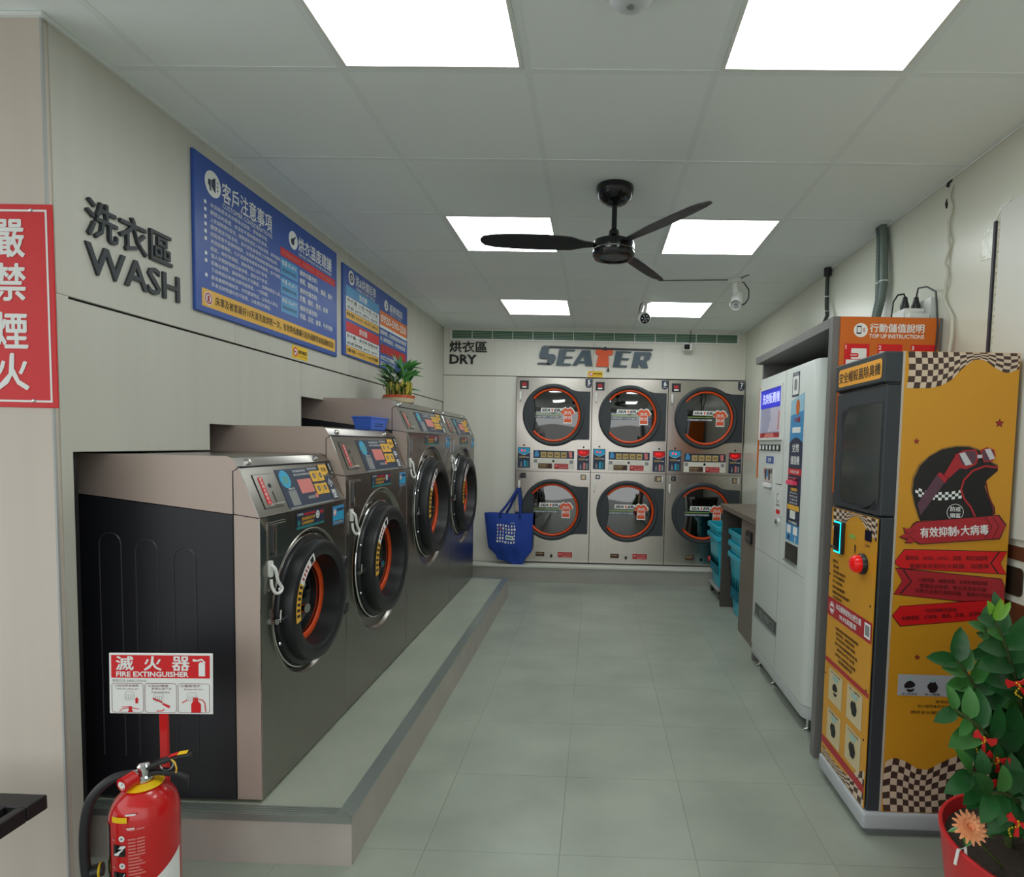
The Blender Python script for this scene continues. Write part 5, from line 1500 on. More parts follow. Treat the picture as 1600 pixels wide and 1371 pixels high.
for a, b, r in ((0.348,1.546,0.018),(0.059,1.476,0.012),(0.105,0.685,0.012)):
    m = MB(MAROON); m.star(fs, a, b, r, 0.001); m.m(CRIM); m.star(fs, a, b, r*0.55, 0.0014); m.build('star', ss, smooth=0)
def helmet(m, f, a, b, r, k=0):
    m.m(PB)
    m.poly(f, [(a-0.8*r,b-0.3*r),(a-0.95*r,b+0.25*r),(a-0.5*r,b+0.8*r),(a+0.1*r,b+1.0*r),(a+0.7*r,b+0.7*r),(a+0.95*r,b+0.2*r),(a+0.6*r,b-0.1*r),(a+0.1*r,b-0.25*r)] if k == 0 else
           [(a-0.85*r,b-0.2*r),(a-0.9*r,b+0.3*r),(a-0.4*r,b+0.85*r),(a+0.1*r,b+0.7*r),(a+0.3*r,b+1.0*r),(a+0.55*r,b+0.6*r),(a+0.9*r,b+0.1*r),(a+0.75*r,b-0.6*r),(a+0.3*r,b-1.0*r),(a-0.4*r,b-0.95*r),(a-0.6*r,b-0.5*r)], 0.002)
    if k == 0: m.poly(f, [(a-0.5*r,b-0.45*r),(a+0.3*r,b-0.5*r),(a+0.8*r,b-0.3*r),(a+0.7*r,b-0.75*r),(a+0.1*r,b-0.98*r),(a-0.4*r,b-0.8*r)], 0.002)
m = MB(mat('card_grey', (176, 178, 186), 0.5)); m.rect(fs, 0.040, 0.540, 0.375, 0.620, 0.001)
for k, a in enumerate((0.083, 0.167, 0.251, 0.335)):
    m.m(mat('card_tint', (150, 190, 184), 0.5)); m.disc(fs, a, 0.602, 0.012, 0.0014, 14, 0.006)
    helmet(m, fs, a, 0.575, 0.022, 0 if k == 0 else 1)
    m.m(PB); m.text(fs, ('放入安全帽','投入硬幣','殺菌除臭','取出安全帽')[k], a-0.028, 0.543, 0.056, 0.008, lift=0.0018)
m.m(PB); m.text(fs, '使用說明', 0.180, 0.514, 0.07, 0.012, lift=0.001)
m.text(fs, '投入硬幣後依指示操作即可使用', 0.116, 0.496, 0.20, 0.012, lift=0.001)
m.text(fs, '請將安全帽放入機台內並關門', 0.092, 0.472, 0.24, 0.013, lift=0.001)
m.build('step_card', ss, smooth=0)['label'] = 'grey card of small helmet pictures'
# ---- yellow front sheet, drawn in a = 2.59 - y
ff = F((HX0, 2.59, 0), -Y, Z)
m = MB(YBOARD); m.fbox(ff, 0.008, 0.097, 0.424, 1.190, 0, 0.0035); fp = m.build('front_sheet', t, smooth=0); fp['label'] = 'yellow printed front sheet'
ff = F((HX0-0.0035, 2.59, 0), -Y, Z)
def S_(a): return 0.008 + (a-0.008)*0.416/0.430
m = MB()
rr_ = random.Random(11)
edge = [(0.008,1.10),(0.06,1.095),(0.12,1.12),(0.19,1.165),(0.25,1.183),(0.29,1.17),(0.34,1.14),(0.43,1.10)]
checks(m, ff, 0.010, 0.423, 1.188, edge, 14, 6, 0.01, 0.0006)
m.build('checkered_flag', fp, smooth=0)['label'] = 'brown and cream waving checks at the top'
m = MB()
checks(m, ff, 0.010, 0.423, 0.100, [(0.0,0.135),(0.15,0.125),(0.28,0.14),(0.34,0.19),(0.41,0.235)], 14, 5, 0.01, 0.0006)
m.build('checkered_flag', fp, smooth=0)['label'] = 'brown and cream waving checks at the foot'
m = MB(PBRN)
rowsF = [('使用方法',0.044,0.958,0.058),('請投入硬幣',0.052,0.936,0.062),('將安全帽放入艙內關上門',0.054,0.914,0.14),('按下紅色啟動按鈕',0.056,0.893,0.125),('約三分鐘完成',0.051,0.872,0.108),('取出安全帽並關閉艙門',0.052,0.848,0.14),('殺菌除臭過程請勿開啟艙門',0.054,0.826,0.19),('以免影響效果',0.062,0.806,0.10),
         ('本機採用紫外線與臭氧雙重殺菌',0.104,0.680,0.24),('殺菌率高，除臭效果佳',0.112,0.660,0.20),('有效去除安全帽內異味',0.118,0.640,0.20),('並可抑制細菌與病毒',0.105,0.617,0.24),('適用各式安全帽',0.130,0.596,0.185),('請勿放入其他物品以免損壞',0.115,0.572,0.215),('如有問題請聯絡客服',0.148,0.552,0.145)]
for s, a, b, w in rowsF: m.text(ff, s, S_(a), b, w*0.9, 0.013, 0.01, lift=0.0012)
m.text(ff, '投幣顯示', S_(0.345), 1.073, 0.040, 0.011, lift=0.0012)
m.m(PGREEN); m.rect(ff, S_(0.197), 1.086, S_(0.254), 1.102, 0.001)
m.m(PBRN); m.poly(ff, [(S_(0.250),1.068),(S_(0.266),1.062),(S_(0.262),1.05),(S_(0.266),1.044),(S_(0.252),1.028)], 0.001)
m.build('printing', fp, smooth=0)
m = MB(CRIM); m.poly(ff, [(0.009,0.722),(0.423,0.722),(0.423,0.802),(0.009,0.802)], 0.0009)
m.m(PW); m.text(ff, '本店優惠使用台肥生醫', S_(0.100), 0.765, 0.238, 0.026, 0.02, lift=0.0015); m.text(ff, '99.9%抑菌率', S_(0.140), 0.732, 0.160, 0.024, 0.02, lift=0.0015)
m.rect(ff, S_(0.376), 0.735, S_(0.426), 0.792, 0.0015); m.disc(ff, S_(0.057), 0.760, 0.026, 0.0015, 22)
m.m(CRIM); m.ring(ff, S_(0.057), 0.760, 0.019, 0.023, 0.002, 22); m.rect(ff, S_(0.040), 0.755, S_(0.074), 0.766, 0.002)
m.m(PG); m.rrect(ff, S_(0.383), 0.744, S_(0.419), 0.784, 0.004, 0.002)
m.build('red_band', fp, smooth=0)['label'] = 'crimson band with white characters'
m = MB(CRIM); m.rect(ff, 0.009, 0.517, 0.423, 0.536, 0.0009); m.build('red_line', fp, smooth=0)
m = MB(CRIM); m.rect(ff, 0.009, 0.150, 0.423, 0.182, 0.0012); m.build('red_line', fp, smooth=0)
for k, (a, b, hr, kk, s) in enumerate(((0.130,0.435,0.030,0,'放入安全帽'),(0.318,0.440,0.034,1,'投入硬幣'),(0.130,0.262,0.034,1,'殺菌除臭'),(0.322,0.275,0.036,1,'取出安全帽'))):
    m = MB(mat('card_cream', (206, 190, 150), 0.5)); m.rect(ff, S_(a-0.068), b-0.072, S_(a+0.072), b+0.066, 0.0009)
    m.m(mat('card_tint', (150, 190, 184), 0.5)); m.disc(ff, S_(a), b+0.036, 0.030, 0.0013, 16, 0.010)
    helmet(m, ff, S_(a), b-0.010, hr*0.92, kk)
    m.m(PB); m.text(ff, s, S_(a-0.05), b+0.050, 0.095, 0.010, lift=0.0014)
    m.build('picture_card', fp, smooth=0)
# coin slot with lit rim, screen, big red button
m = MB(BLACK); m.fbox(ff, S_(0.076), 1.008, S_(0.156), 1.140, 0, 0.016); cs = m.build('coin_acceptor', t, smooth=0, bevel=0.003)
m = MB(mat('cyan_light', (20, 220, 230), 0.4, emit=2.2))
for a0, b0, a1, b1 in ((0.076,1.134,0.148,1.140),(0.142,1.014,0.148,1.134),(0.084,1.010,0.148,1.016)): m.fbox(ff, S_(a0), b0, S_(a1), b1, 0.016, 0.0175)
m.build('lit_rim', cs, smooth=0)['label'] = 'glowing cyan rim'
m = MB(BLACKG); m.fbox(ff, S_(0.090), 1.030, S_(0.126), 1.120, 0.016, 0.022); m.m(CHROME); m.fbox(ff, S_(0.072), 1.024, S_(0.092), 1.036, 0.016, 0.026); m.build('slot_plate', cs, smooth=0)
m = MB(BLACKG); m.fbox(ff, S_(0.345), 1.098, S_(0.397), 1.138, 0, 0.004); m.build('counter_display', t, smooth=0)
m = MB(BLACK); m.lathe([(0.040,0),(0.040,0.012),(0.036,0.018),(0.034,0.018)], ff.p(S_(0.338),1.005,0), ff.n, 32); bt_ = m.build('button_bezel', t)
m = MB(mat('red_button', (228, 22, 22), 0.2, emit=0.25)); m.lathe([(0.034,0.014),(0.034,0.028),(0.031,0.040),(0.022,0.048),(0.0001,0.051)], ff.p(S_(0.338),1.005,0), ff.n, 32); m.build('push_button', bt_)['label'] = 'big round red push button'
for a, b in ((S_(0.43),0.54),(S_(0.43),0.86),(S_(0.44),0.35),(S_(0.015),0.90),(S_(0.02),0.46)):
    m = MB(PBRN); m.lathe([(0.0001,0.003),(0.004,0.002),(0.005,0)], ff.p(min(a,0.40), b, 0), ff.n, 10); m.build('screw', t)
# ================================================================= red no smoking sign on the column
t = thing('no_smoking_sign', 'tall red sign with white characters screwed to the column front', 'sign', (-1.80, 1.742, 1.80))
f = F((-2.022, 1.738, 1.512), X, Z)
m = MB(RED); m.fbox(f, 0, 0, 0.418, 0.592, -0.004, 0); m.build('board', t, smooth=0, bevel=0.002, segs=1)
m = MB(PW)
for a0, b0, a1, b1 in ((0.016,0.016,0.402,0.022),(0.016,0.570,0.402,0.576),(0.016,0.022,0.022,0.570),(0.396,0.022,0.402,0.570)): m.rect(f, a0, b0, a1, b1, 0.0008)
for ch, b in zip('嚴禁煙火', (0.440, 0.314, 0.172, 0.052)): m.text(f, ch, 0.236, b, 0.096, 0.106, 0.03)
m.build('lettering', t, smooth=0)
for a, b in ((0.355,0.574),(0.06,0.574),(0.345,0.020),(0.06,0.020)):
    m = MB(CHROME); m.lathe([(0.0001,0.004),(0.004,0.003),(0.006,0)], f.p(a,b,0.0008), f.n, 12); m.build('screw', t)

# ================================================================= black slatted bench at the lower left
t = thing('bench', 'black slatted metal bench cut by the lower left corner', 'bench', (-1.66, 1.05, 0))
BM = mat('bench_black', (34, 34, 36), 0.45)
zt, zb_ = 0.452, 0.412
BX0, BX1 = -1.96, -1.477
MB(BM).box((BX0,1.472,zb_),(BX1,1.530,zt)).build('end_rail', t, smooth=0, bevel=0.003)
MB(BM).box((BX0,0.55,zb_),(BX1,0.61,zt)).build('end_rail', t, smooth=0, bevel=0.003)
MB(BM).box((BX1-0.026,0.612,zb_),(BX1,1.470,zt)).build('side_rail', t, smooth=0, bevel=0.003)
MB(BM).box((BX0,0.612,zb_),(BX0+0.026,1.470,zt)).build('side_rail', t, smooth=0, bevel=0.003)
for k in range(5):
    x = BX1 - 0.026 - 0.032 - 0.042 - k*0.0755
    MB(BM).box((x,0.612,zt-0.030),(x+0.042,1.470,zt-0.0005)).build('slat', t, smooth=0, bevel=0.002, segs=1)
for x in (BX0+0.002, BX1-0.042):
    for y in (0.70, 1.36):
        MB(BM).box((x,y-0.03,0),(x+0.04,y+0.03,zb_)).build('leg', t, smooth=0, bevel=0.003)

# ================================================================= fire extinguisher and its sign
t = thing('fire_extinguisher', 'red fire extinguisher with black hose standing at the lower left', 'fire extinguisher', (-1.258, 1.60, 0))
ec = Vector((-1.262, 1.60, 0)); R = 0.084
m = MB(REDP)
m.lathe([(R*0.92,0.004),(R,0.02),(R,0.358),(R*0.995,0.370),(R*0.97,0.386),(R*0.90,0.406),(R*0.78,0.424),(R*0.60,0.440),(R*0.40,0.450),(R*0.28,0.454),(R*0.28,0.460)], ec, Z, 48)
body = m.build('cylinder', t)
ec0 = ec.copy(); ec = ec + Z*0.010
m = MB(PYD); m.lathe([(0.030,0.444),(0.046,0.437),(0.048,0.440),(0.032,0.449)], ec, Z, 28); m.build('yellow_collar', t)['label'] = 'yellow plastic ring under the valve'
m = MB(CHROME); m.lathe([(0.022,0.448),(0.022,0.462),(0.017,0.466),(0.017,0.492),(0.012,0.498),(0.0001,0.499)], ec, Z, 20); m.tube([ec+Vector((0,0,0.470)), ec+Vector((-0.026,-0.018,0.472))], 0.013, 12); vl = m.build('valve', t)
m = MB(REDP); m.cyl(ec+Vector((-0.012,-0.020,0.466)), ec+Vector((-0.022,-0.052,0.462)), 0.021, 20); m.build('gauge', vl)['label'] = 'red ringed pressure gauge'
m = MB(PW); gf = F(ec+Vector((-0.0222,-0.0528,0.462)), (0.95,-0.29,0), Z); m.disc(gf, 0, 0, 0.013, 0.0004, 20); m.m(PB); m.line(gf, [(0,0),(0.005,0.009)], 0.002, 0.0008); m.m(RED); m.ring(gf, 0, 0, 0.009, 0.012, 0.0008, 12, 200, 340); m.build('gauge_face', vl, smooth=0)
m = MB(BLACK)
hd = (0.86, 0.30)
def hp(r, z, w): return [(ec.x + hd[0]*r - hd[1]*w, ec.y + hd[1]*r + hd[0]*w, z), (ec.x + hd[0]*r + hd[1]*w, ec.y + hd[1]*r - hd[0]*w, z)]
sec = [(-0.02,0.490,0.014),(0.01,0.502,0.015),(0.05,0.514,0.014),(0.10,0.524,0.013),(0.128,0.522,0.012)]
vs = []
for r, z, w in sec:
    a, b = hp(r, z, w); c, d = hp(r, z-0.012, w); vs += [a, b, d, c]
fs_ = [(0,1,2,3), tuple(len(vs)-4+k for k in (3,2,1,0))]
for i in range(len(sec)-1):
    for k in range(4): fs_.append((i*4+k, i*4+(k+1)%4, i*4+4+(k+1)%4, i*4+4+k))
m.mesh(vs, fs_); m.build('top_lever', t, bevel=0.003)
m = MB(PYD); a, b = hp(0.092, 0.5250, 0.012); c, d = hp(0.118, 0.5262, 0.012); m.face([a, b, d, c]); m.m(RED); a, b = hp(0.068, 0.5200, 0.012); c, d = hp(0.091, 0.5248, 0.012); m.face([a, b, d, c]); m.build('lever_label', t, smooth=0)
m = MB(BLACK)
sec = [(-0.01,0.485,0.012),(0.04,0.486,0.013),(0.09,0.474,0.012),(0.120,0.450,0.010),(0.118,0.436,0.010)]
vs = []
for r, z, w in sec:
    a, b = hp(r, z, w); c, d = hp(r, z-0.013, w); vs += [a, b, d, c]
m.mesh(vs, fs_); m.build('carry_handle', t, bevel=0.003)
m = MB(CHROME); m.torus(ec+Vector((0.055,0.015,0.488)), (0.3,-0.95,0), 0.016, 0.002, 24, 6); m.build('safety_pin', t)
m = MB(mat('pin_seal', (240, 190, 60), 0.4)); m.tube([ec+Vector((0.070,0.012,0.505)), ec+Vector((0.082,0.010,0.498)), ec+Vector((0.088,0.008,0.482)), ec+Vector((0.086,0.008,0.468))], 0.002, 6); m.build('seal_tag', t)
m = MB(mat('rubber_black', (40, 40, 44), 0.5))
pts = [(-0.022,-0.015,0.474),(-0.055,-0.035,0.474),(-0.085,-0.052,0.452),(-0.106,-0.062,0.415),(-0.116,-0.066,0.36),(-0.120,-0.066,0.30),(-0.121,-0.064,0.24),(-0.118,-0.060,0.18),(-0.112,-0.056,0.12)]
P = [ec + Vector(p) for p in pts]; sm = []
for i in range(len(P)-1):
    for k in range(4):
        p0, p1, p2, p3 = P[max(i-1,0)], P[i], P[i+1], P[min(i+2,len(P)-1)]
        u = k/4
        sm.append(0.5*((2*p1)+(p2-p0)*u+(2*p0-5*p1+4*p2-p3)*u*u+(3*p1-p0-3*p2+p3)*u**3))
sm.append(P[-1])
m.tube(sm, 0.0125, 12); m.build('hose', t)
m = MB(BLACK); m.tube([ec+Vector((-0.112,-0.056,0.13)), ec+Vector((-0.108,-0.055,0.05)), ec+Vector((-0.105,-0.055,0.03))], [0.016,0.020,0.024], 14); m.build('nozzle', t)
m = MB(BLACK); m.cyl(ec+Vector((-0.088,-0.044,0.215)), ec+Vector((-0.112,-0.056,0.212)), 0.018, 14); m.m(PYD); m.torus(ec+Vector((-0.094,-0.047,0.2145)), (-0.9,-0.44,0), 0.017, 0.003, 18, 6); m.build('hose_clip', t)
ec = ec0 + Z*0.068
def wrap(m, a0, z0, a1, z1, mt, lift, n=4):
    """a flat label bent round the cylinder; a in degrees from the camera-facing side"""
    m.m(mt)
    r = R + lift
    for i in range(n):
        aa = math.radians(a0 + (a1-a0)*i/n - 52 - 90 + 52); ab = math.radians(a0 + (a1-a0)*(i+1)/n - 90)
        m.face([ec+Vector((r*math.cos(aa),r*math.sin(aa),z0)), ec+Vector((r*math.cos(ab),r*math.sin(ab),z0)), ec+Vector((r*math.cos(ab),r*math.sin(ab),z1)), ec+Vector((r*math.cos(aa),r*math.sin(aa),z1))])
def wpoly(m, pts, z, mt, lift):
    m.m(mt)
    r = R + lift
    m.face([ec + Vector((r*math.cos(math.radians(a+OFF-90)), r*math.sin(math.radians(a+OFF-90)), z+b)) for a, b in pts])
m = MB()
OFF = 38
wrap(m, -58+OFF, 0.318, -28+OFF, 0.334, PYD, 0.0010)
wrap(m, -92+OFF, 0.10, -66+OFF, 0.305, BLACKG, 0.0008)
for k, z in enumerate((0.262, 0.185)):
    wrap(m, -56+OFF, z-0.038, -32+OFF, z-0.006, BLACKG, 0.0010)
    if k == 0:
        wpoly(m, [(-54,-0.037),(-45,-0.036),(-41,-0.026),(-36,-0.020),(-36,-0.017),(-43,-0.022),(-48,-0.028),(-53,-0.031)], z, PW, 0.0015)
        wpoly(m, [(-45,-0.016),(-40,-0.008),(-32,-0.006),(-31,-0.011),(-36,-0.017)], z, PW, 0.0015)
    else:
        wpoly(m, [(-54,-0.036),(-45,-0.036),(-46,-0.026),(-48,-0.022),(-50,-0.027),(-53,-0.020)], z, PW, 0.0015)
        wpoly(m, [(-44,-0.034),(-34,-0.009),(-33,-0.010),(-42,-0.035)], z, PW, 0.0015)
    wpoly(m, [(-38+5.5*math.cos(i*PI/8), 0.0125+0.0085*math.sin(i*PI/8)) for i in range(16)], z, PW, 0.0012)
    wpoly(m, [(-38+2.2*math.cos(i*PI/6), 0.0125+0.0034*math.sin(i*PI/6)) for i in range(12)], z, PG, 0.0016)
    wrap(m, -58+OFF, z+0.004, -52+OFF, z+0.009, PPINK, 0.0012)
for k in range(16):
    z = 0.296 - k*0.009
    if k in (1, 2): continue
    wrap(m, -27+OFF, z, (-27 + (12 if k < 8 else 18+4*(k%3)))+OFF, z+0.0045, PPINK, 0.0012, 2)
    if k < 8: wrap(m, -13+OFF, z, -1+OFF, z+0.0045, PPINK, 0.0012, 2)
wrap(m, -30+OFF, 0.338, -14+OFF, 0.343, PW, 0.0012); wrap(m, -29+OFF, 0.300, -16+OFF, 0.304, PW, 0.0012)
m.build('body_label', body, smooth=0)['label'] = 'printed instructions with small dark pictures'
m = MB(PW)
for i in range(12):
    a0, a1 = -30+OFF+i*8, -30+OFF+(i+1)*8
    za, zb2 = 0.100+i*0.0075, 0.100+(i+1)*0.0075
    aa, ab = math.radians(a0-90), math.radians(a1-90); r = R+0.001
    m.face([ec+Vector((r*math.cos(aa),r*math.sin(aa),0.03)), ec+Vector((r*math.cos(ab),r*math.sin(ab),0.03)), ec+Vector((r*math.cos(ab),r*math.sin(ab),zb2)), ec+Vector((r*math.cos(aa),r*math.sin(aa),za))])
for j in range(5): wrap(m, -22+OFF, 0.084-j*0.016, 18+OFF, 0.090-j*0.016, NAVY, 0.0016)
m.build('white_label', body, smooth=0)['label'] = 'white label with a slanting top edge'

ec = ec0
t = thing('extinguisher_sign_stand', 'white and red fire extinguisher sign on a red post behind the extinguisher', 'sign', (-1.315, 1.755, 0))
pu = Vector((1, 0.0, 0)).normalized()
f = F((-1.478, 1.742, 0.580), (0.9995, 0, 0.022), (0.012, 0, 1))
m = MB(PW); m.fbox(f, 0, 0, 0.322, 0.190, -0.004, 0); m.build('board', t, smooth=0, bevel=0.0015, segs=1)
m = MB(RED); m.rect(f, 0.008, 0.113, 0.314, 0.184, 0.0008)
m.m(PW)
for k, ch in enumerate('滅火器'): m.text(f, ch, 0.024+0.087*k, 0.137, 0.054, 0.044, 0.03, lift=0.0014)
m.text(f, 'FIRE EXTINGUISHER', 0.024, 0.117, 0.225, 0.0165, 0.03, lift=0.0014)
m.poly(f, [(0.280,0.120),(0.300,0.120),(0.300,0.158),(0.296,0.164),(0.284,0.164),(0.280,0.158)], 0.0014)
m.poly(f, [(0.262,0.166),(0.262,0.174),(0.276,0.171),(0.290,0.175),(0.302,0.163),(0.300,0.160),(0.290,0.169),(0.276,0.166)], 0.0014)
m.m(PG); m.text(f, '使用方法 DIRECTIONS:', 0.010, 0.100, 0.108, 0.0085, lift=0.0008)
def rbox(a0, b0, a1, b1, r=0.008):
    p = []
    for cx, cy, t0 in ((a1-r,b0+r,-90),(a1-r,b1-r,0),(a0+r,b1-r,90),(a0+r,b0+r,180)):
        for k in range(5):
            q = math.radians(t0+k*22.5); p.append((cx+r*math.cos(q), cy+r*math.sin(q)))
    m.line(f, p+[p[0]], 0.0012, 0.0008)
m.m(MAROON)
for a in (0.009, 0.112, 0.215): rbox(a, 0.005, a+0.098, 0.096)
m.text(f, '①拉出安全插梢', 0.018, 0.085, 0.074, 0.0075, lift=0.0008); m.text(f, 'Pull out safety pin', 0.025, 0.075, 0.066, 0.006, lift=0.0008)
m.text(f, '②拉出噴管', 0.121, 0.085, 0.064, 0.0075, lift=0.0008); m.text(f, '對準火源下方', 0.133, 0.076, 0.062, 0.0075, lift=0.0008); m.text(f, 'Draw out the hose', 0.133, 0.066, 0.056, 0.006, lift=0.0008)
m.text(f, '③握緊把手', 0.223, 0.085, 0.062, 0.0075, lift=0.0008); m.text(f, 'Squeeze the lever', 0.234, 0.075, 0.060, 0.006, lift=0.0008)
m.m(RED)
m.poly(f, [(0.082,0.033),(0.090,0.033),(0.090,0.044),(0.093,0.044),(0.086,0.053),(0.079,0.044),(0.082,0.044)], 0.0008)
m.poly(f, [(0.058,0.006),(0.074,0.006),(0.071,0.012),(0.071,0.022),(0.061,0.022),(0.061,0.012)], 0.0008); m.line(f, [(0.040,0.021),(0.070,0.023)], 0.0025, 0.0008); m.line(f, [(0.032,0.008),(0.042,0.016),(0.060,0.018)], 0.002, 0.0008); m.line(f, [(0.070,0.019),(0.094,0.015)], 0.0022, 0.0008)
m.poly(f, [(0.137,0.052),(0.166,0.040),(0.166,0.034),(0.136,0.046)], 0.0008); m.poly(f, [(0.166,0.036),(0.190,0.026),(0.187,0.018),(0.166,0.030)], 0.0008); m.line(f, [(0.148,0.009),(0.165,0.010),(0.172,0.015)], 0.003, 0.0008)
m.poly(f, [(0.256,0.006),(0.286,0.006),(0.286,0.032),(0.277,0.042),(0.277,0.053),(0.262,0.053),(0.262,0.042),(0.256,0.032)], 0.0008); m.line(f, [(0.278,0.047),(0.290,0.046),(0.298,0.036),(0.301,0.008)], 0.003, 0.0008); m.line(f, [(0.228,0.036),(0.243,0.045)], 0.003, 0.0008)
m.m(PG)
for a0, b0 in ((0.050,0.040),(0.141,0.036),(0.244,0.038)):
    m.line(f, [(a0,b0+0.004),(a0,b0+0.026),(a0+0.004,b0+0.030),(a0+0.024,b0+0.030),(a0+0.028,b0+0.026),(a0+0.028,b0+0.008)], 0.0009, 0.0011)
    for k in range(4): m.line(f, [(a0+0.006+k*0.006,b0+0.022),(a0+0.004+k*0.006,b0+0.004),(a0+0.008+k*0.006,b0+0.003)], 0.0009, 0.0011)
m.build('printing', t, smooth=0)['label'] = 'red heading and three instruction pictures'
m = MB(REDP); m.box((-1.328,1.748,0.02),(-1.302,1.757,0.64)); m.build('post', t, smooth=0, bevel=0.002)
m = MB(REDP); m.lathe([(0.042,0.0),(0.042,0.012),(0.036,0.02),(0.0001,0.02)], (-1.318,1.762,0), Z, 28); m.build('foot_plate', t)

# ================================================================= blue tote bag hung on the first dryer
t = thing('tote_bag', 'blue cloth tote bag with a white grid of icons hanging on a dryer hook', 'bag', (-0.88, 6.12, 0.16))
CL = mat('blue_cloth', (28, 66, 160), 0.75, var=0.05, scale=(20,20,20))
NU, NV = 24, 22
def bagp(u, v, side):
    # u across 0..1, v up 0..1
    tl, tr_ = -1.150, -0.640
    bl, br = -1.085, -0.650
    x = (bl + (tl-bl)*v**0.8)*(1-u) + (br + (tr_-br)*v**0.8)*u
    if u > 0.8 and v < 0.25: x -= (u-0.8)*(0.25-v)*2.2
    if u < 0.18 and v < 0.22: x += (0.18-u)*(0.22-v)*2.6
    ztop = 0.706 + 0.004*math.sin(u*9)
    zbot = 0.235 - 0.075*u - 0.035*math.exp(-((u-0.72)/0.18)**2) + 0.02*(u > 0.9)*(u-0.9)*10
    zbot = max(zbot, 0.128 if False else 0.178) if False else zbot
    z = zbot + (ztop-zbot)*v
    bulge = math.sin(PI*u)**0.6*(0.052*math.sin(PI*min(1, v*0.92+0.06))**0.7 + 0.012)
    wr_ = 0.006*math.sin(u*17+v*5)*(1-v)*math.sin(PI*u) + 0.005*math.sin(v*13-u*6)*math.sin(PI*u)
    y = 6.125 + side*bulge - (wr_ if side < 0 else 0)
    if z < 0.20: y = min(y, 6.14)
    return Vector((x, y-0.012, z))
m = MB(CL)
for side in (-1, 1):
    vs = [bagp(i/NU, j/NV, side) for j in range(NV+1) for i in range(NU+1)]
    fs_ = [(j*(NU+1)+i, j*(NU+1)+i+1, (j+1)*(NU+1)+i+1, (j+1)*(NU+1)+i) for j in range(NV) for i in range(NU)]
    m.mesh(vs, fs_)
vs = [bagp(i/NU, 0, s) for s in (-1, 1) for i in range(NU+1)]
m.mesh(vs, [(i, i+1, NU+2+i, NU+1+i) for i in range(NU)])
m.build('bag_body', t, smooth=60)
HOOK = Vector((-0.802, 6.158, 0.965))
for nm, xa, xb_, yy in (('front', -0.975, -0.770, 6.066), ('back', -0.920, -0.745, 6.160)):
    for xs in (xa, xb_):
        m = MB(mat('strap_blue', (24, 52, 130), 0.8))
        p0 = Vector((xs, yy+0.006, 0.66)); p1 = Vector((xs, yy, 0.712)); p2 = Vector((xs*0.45+HOOK.x*0.55, (yy+HOOK.y)/2, 0.84)); p3 = HOOK + Vector((-0.004 if xs < HOOK.x else 0.006, 0, 0.004))
        m.tube([p0, p1, p1.lerp(p2, 0.5)+Vector((0.004,0,0)), p2, p2.lerp(p3, 0.6), p3], 0.0135, 8, flat=0.25)
        m.build('strap', t)
m = MB(PW)
rr_ = random.Random(3)
fbg = F((0, 6.05, 0), X, Z)
def onbag(a, b):
    # front surface point for plan x=a, z=b
    best = None
    u = min(1, max(0, (a+1.13)/0.48)); v = min(1, max(0, (b-0.18)/0.52))
    for _ in range(6):
        p = bagp(u, v, -1)
        u = min(1, max(0, u + (a-p.x)/0.47)); v = min(1, max(0, v + (b-p.z)/0.53))
    p = bagp(u, v, -1)
    return Vector((a, p.y-0.003, b))
for r in range(6):
    for c in range(7):
        if r in (3, 4) and c in (3, 4, 5): continue
        a = -1.000 + c*0.029 + 0.002*math.sin(r); b = 0.585 - r*0.0335 - 0.010*(c/6.0) + 0.004*math.sin(c*1.1)
        k = rr_.randrange(4)
        w, h = 0.008 + 0.003*rr_.random(), 0.011
        shp = [[(-w,-h),(w,-h),(w,h),(-w,h)], [(-w*.6,-h),(w*.6,-h),(w,h),(-w,h)], [(-w,h*.2),(-w*.3,h),(w*.3,h),(w,h*.2),(w*.5,0),(w*.5,-h),(-w*.5,-h),(-w*.5,0)], [(-w*.5,-h),(w*.5,-h),(w*.5,h),(-w*.5,h)]][k]
        m.m(SHIRT if (r, c) == (1, 1) else PW)
        m.face([onbag(a+p, b+q) for p, q in shp])
m.m(PW); m.face([onbag(-0.918,0.440),(onbag(-0.838,0.432)),(onbag(-0.836,0.474)),(onbag(-0.914,0.486))])
m.face([onbag(-0.87,0.607),onbag(-0.825,0.607),onbag(-0.825,0.611),onbag(-0.87,0.611)])
m.m(TEAL); m.face([onbag(-0.910,0.452)-Y*0.001,(onbag(-0.845,0.445)-Y*0.001),(onbag(-0.845,0.462)-Y*0.001),(onbag(-0.908,0.470)-Y*0.001)])
m.build('icon_print', t, smooth=0)['label'] = 'white grid of small clothing icons'

# ================================================================= blue plastic basket on the second washer
t = thing('plastic_basket', 'small blue plastic basket on top of the second washer', 'basket', (-1.36, 3.40, 1.493))
BP = mat('blue_plastic', (70, 112, 216), 0.4)
m = MB(BP)
def bl(k, z):
    hx, hy = 0.052*k, 0.132*k
    return [Vector((-1.285-hx,3.352-hy,z)), Vector((-1.285+hx,3.352-hy,z)), Vector((-1.285+hx,3.352+hy,z)), Vector((-1.285-hx,3.352+hy,z))]
L = [bl(0.84,1.494), bl(1.0,1.556), bl(1.05,1.558), bl(1.05,1.566), bl(0.98,1.566), bl(0.82,1.500)]
vs = [p for l in L for p in l]; fs_ = [(3,2,1,0)]
for j in range(len(L)-1):
    for i in range(4): fs_.append((j*4+i, j*4+(i+1)%4, j*4+4+(i+1)%4, j*4+4+i))
fs_.append((20,21,22,23))
m.mesh(vs, fs_); m.build('basket_body', t, smooth=0, bevel=0.004)
m = MB(NAVY)
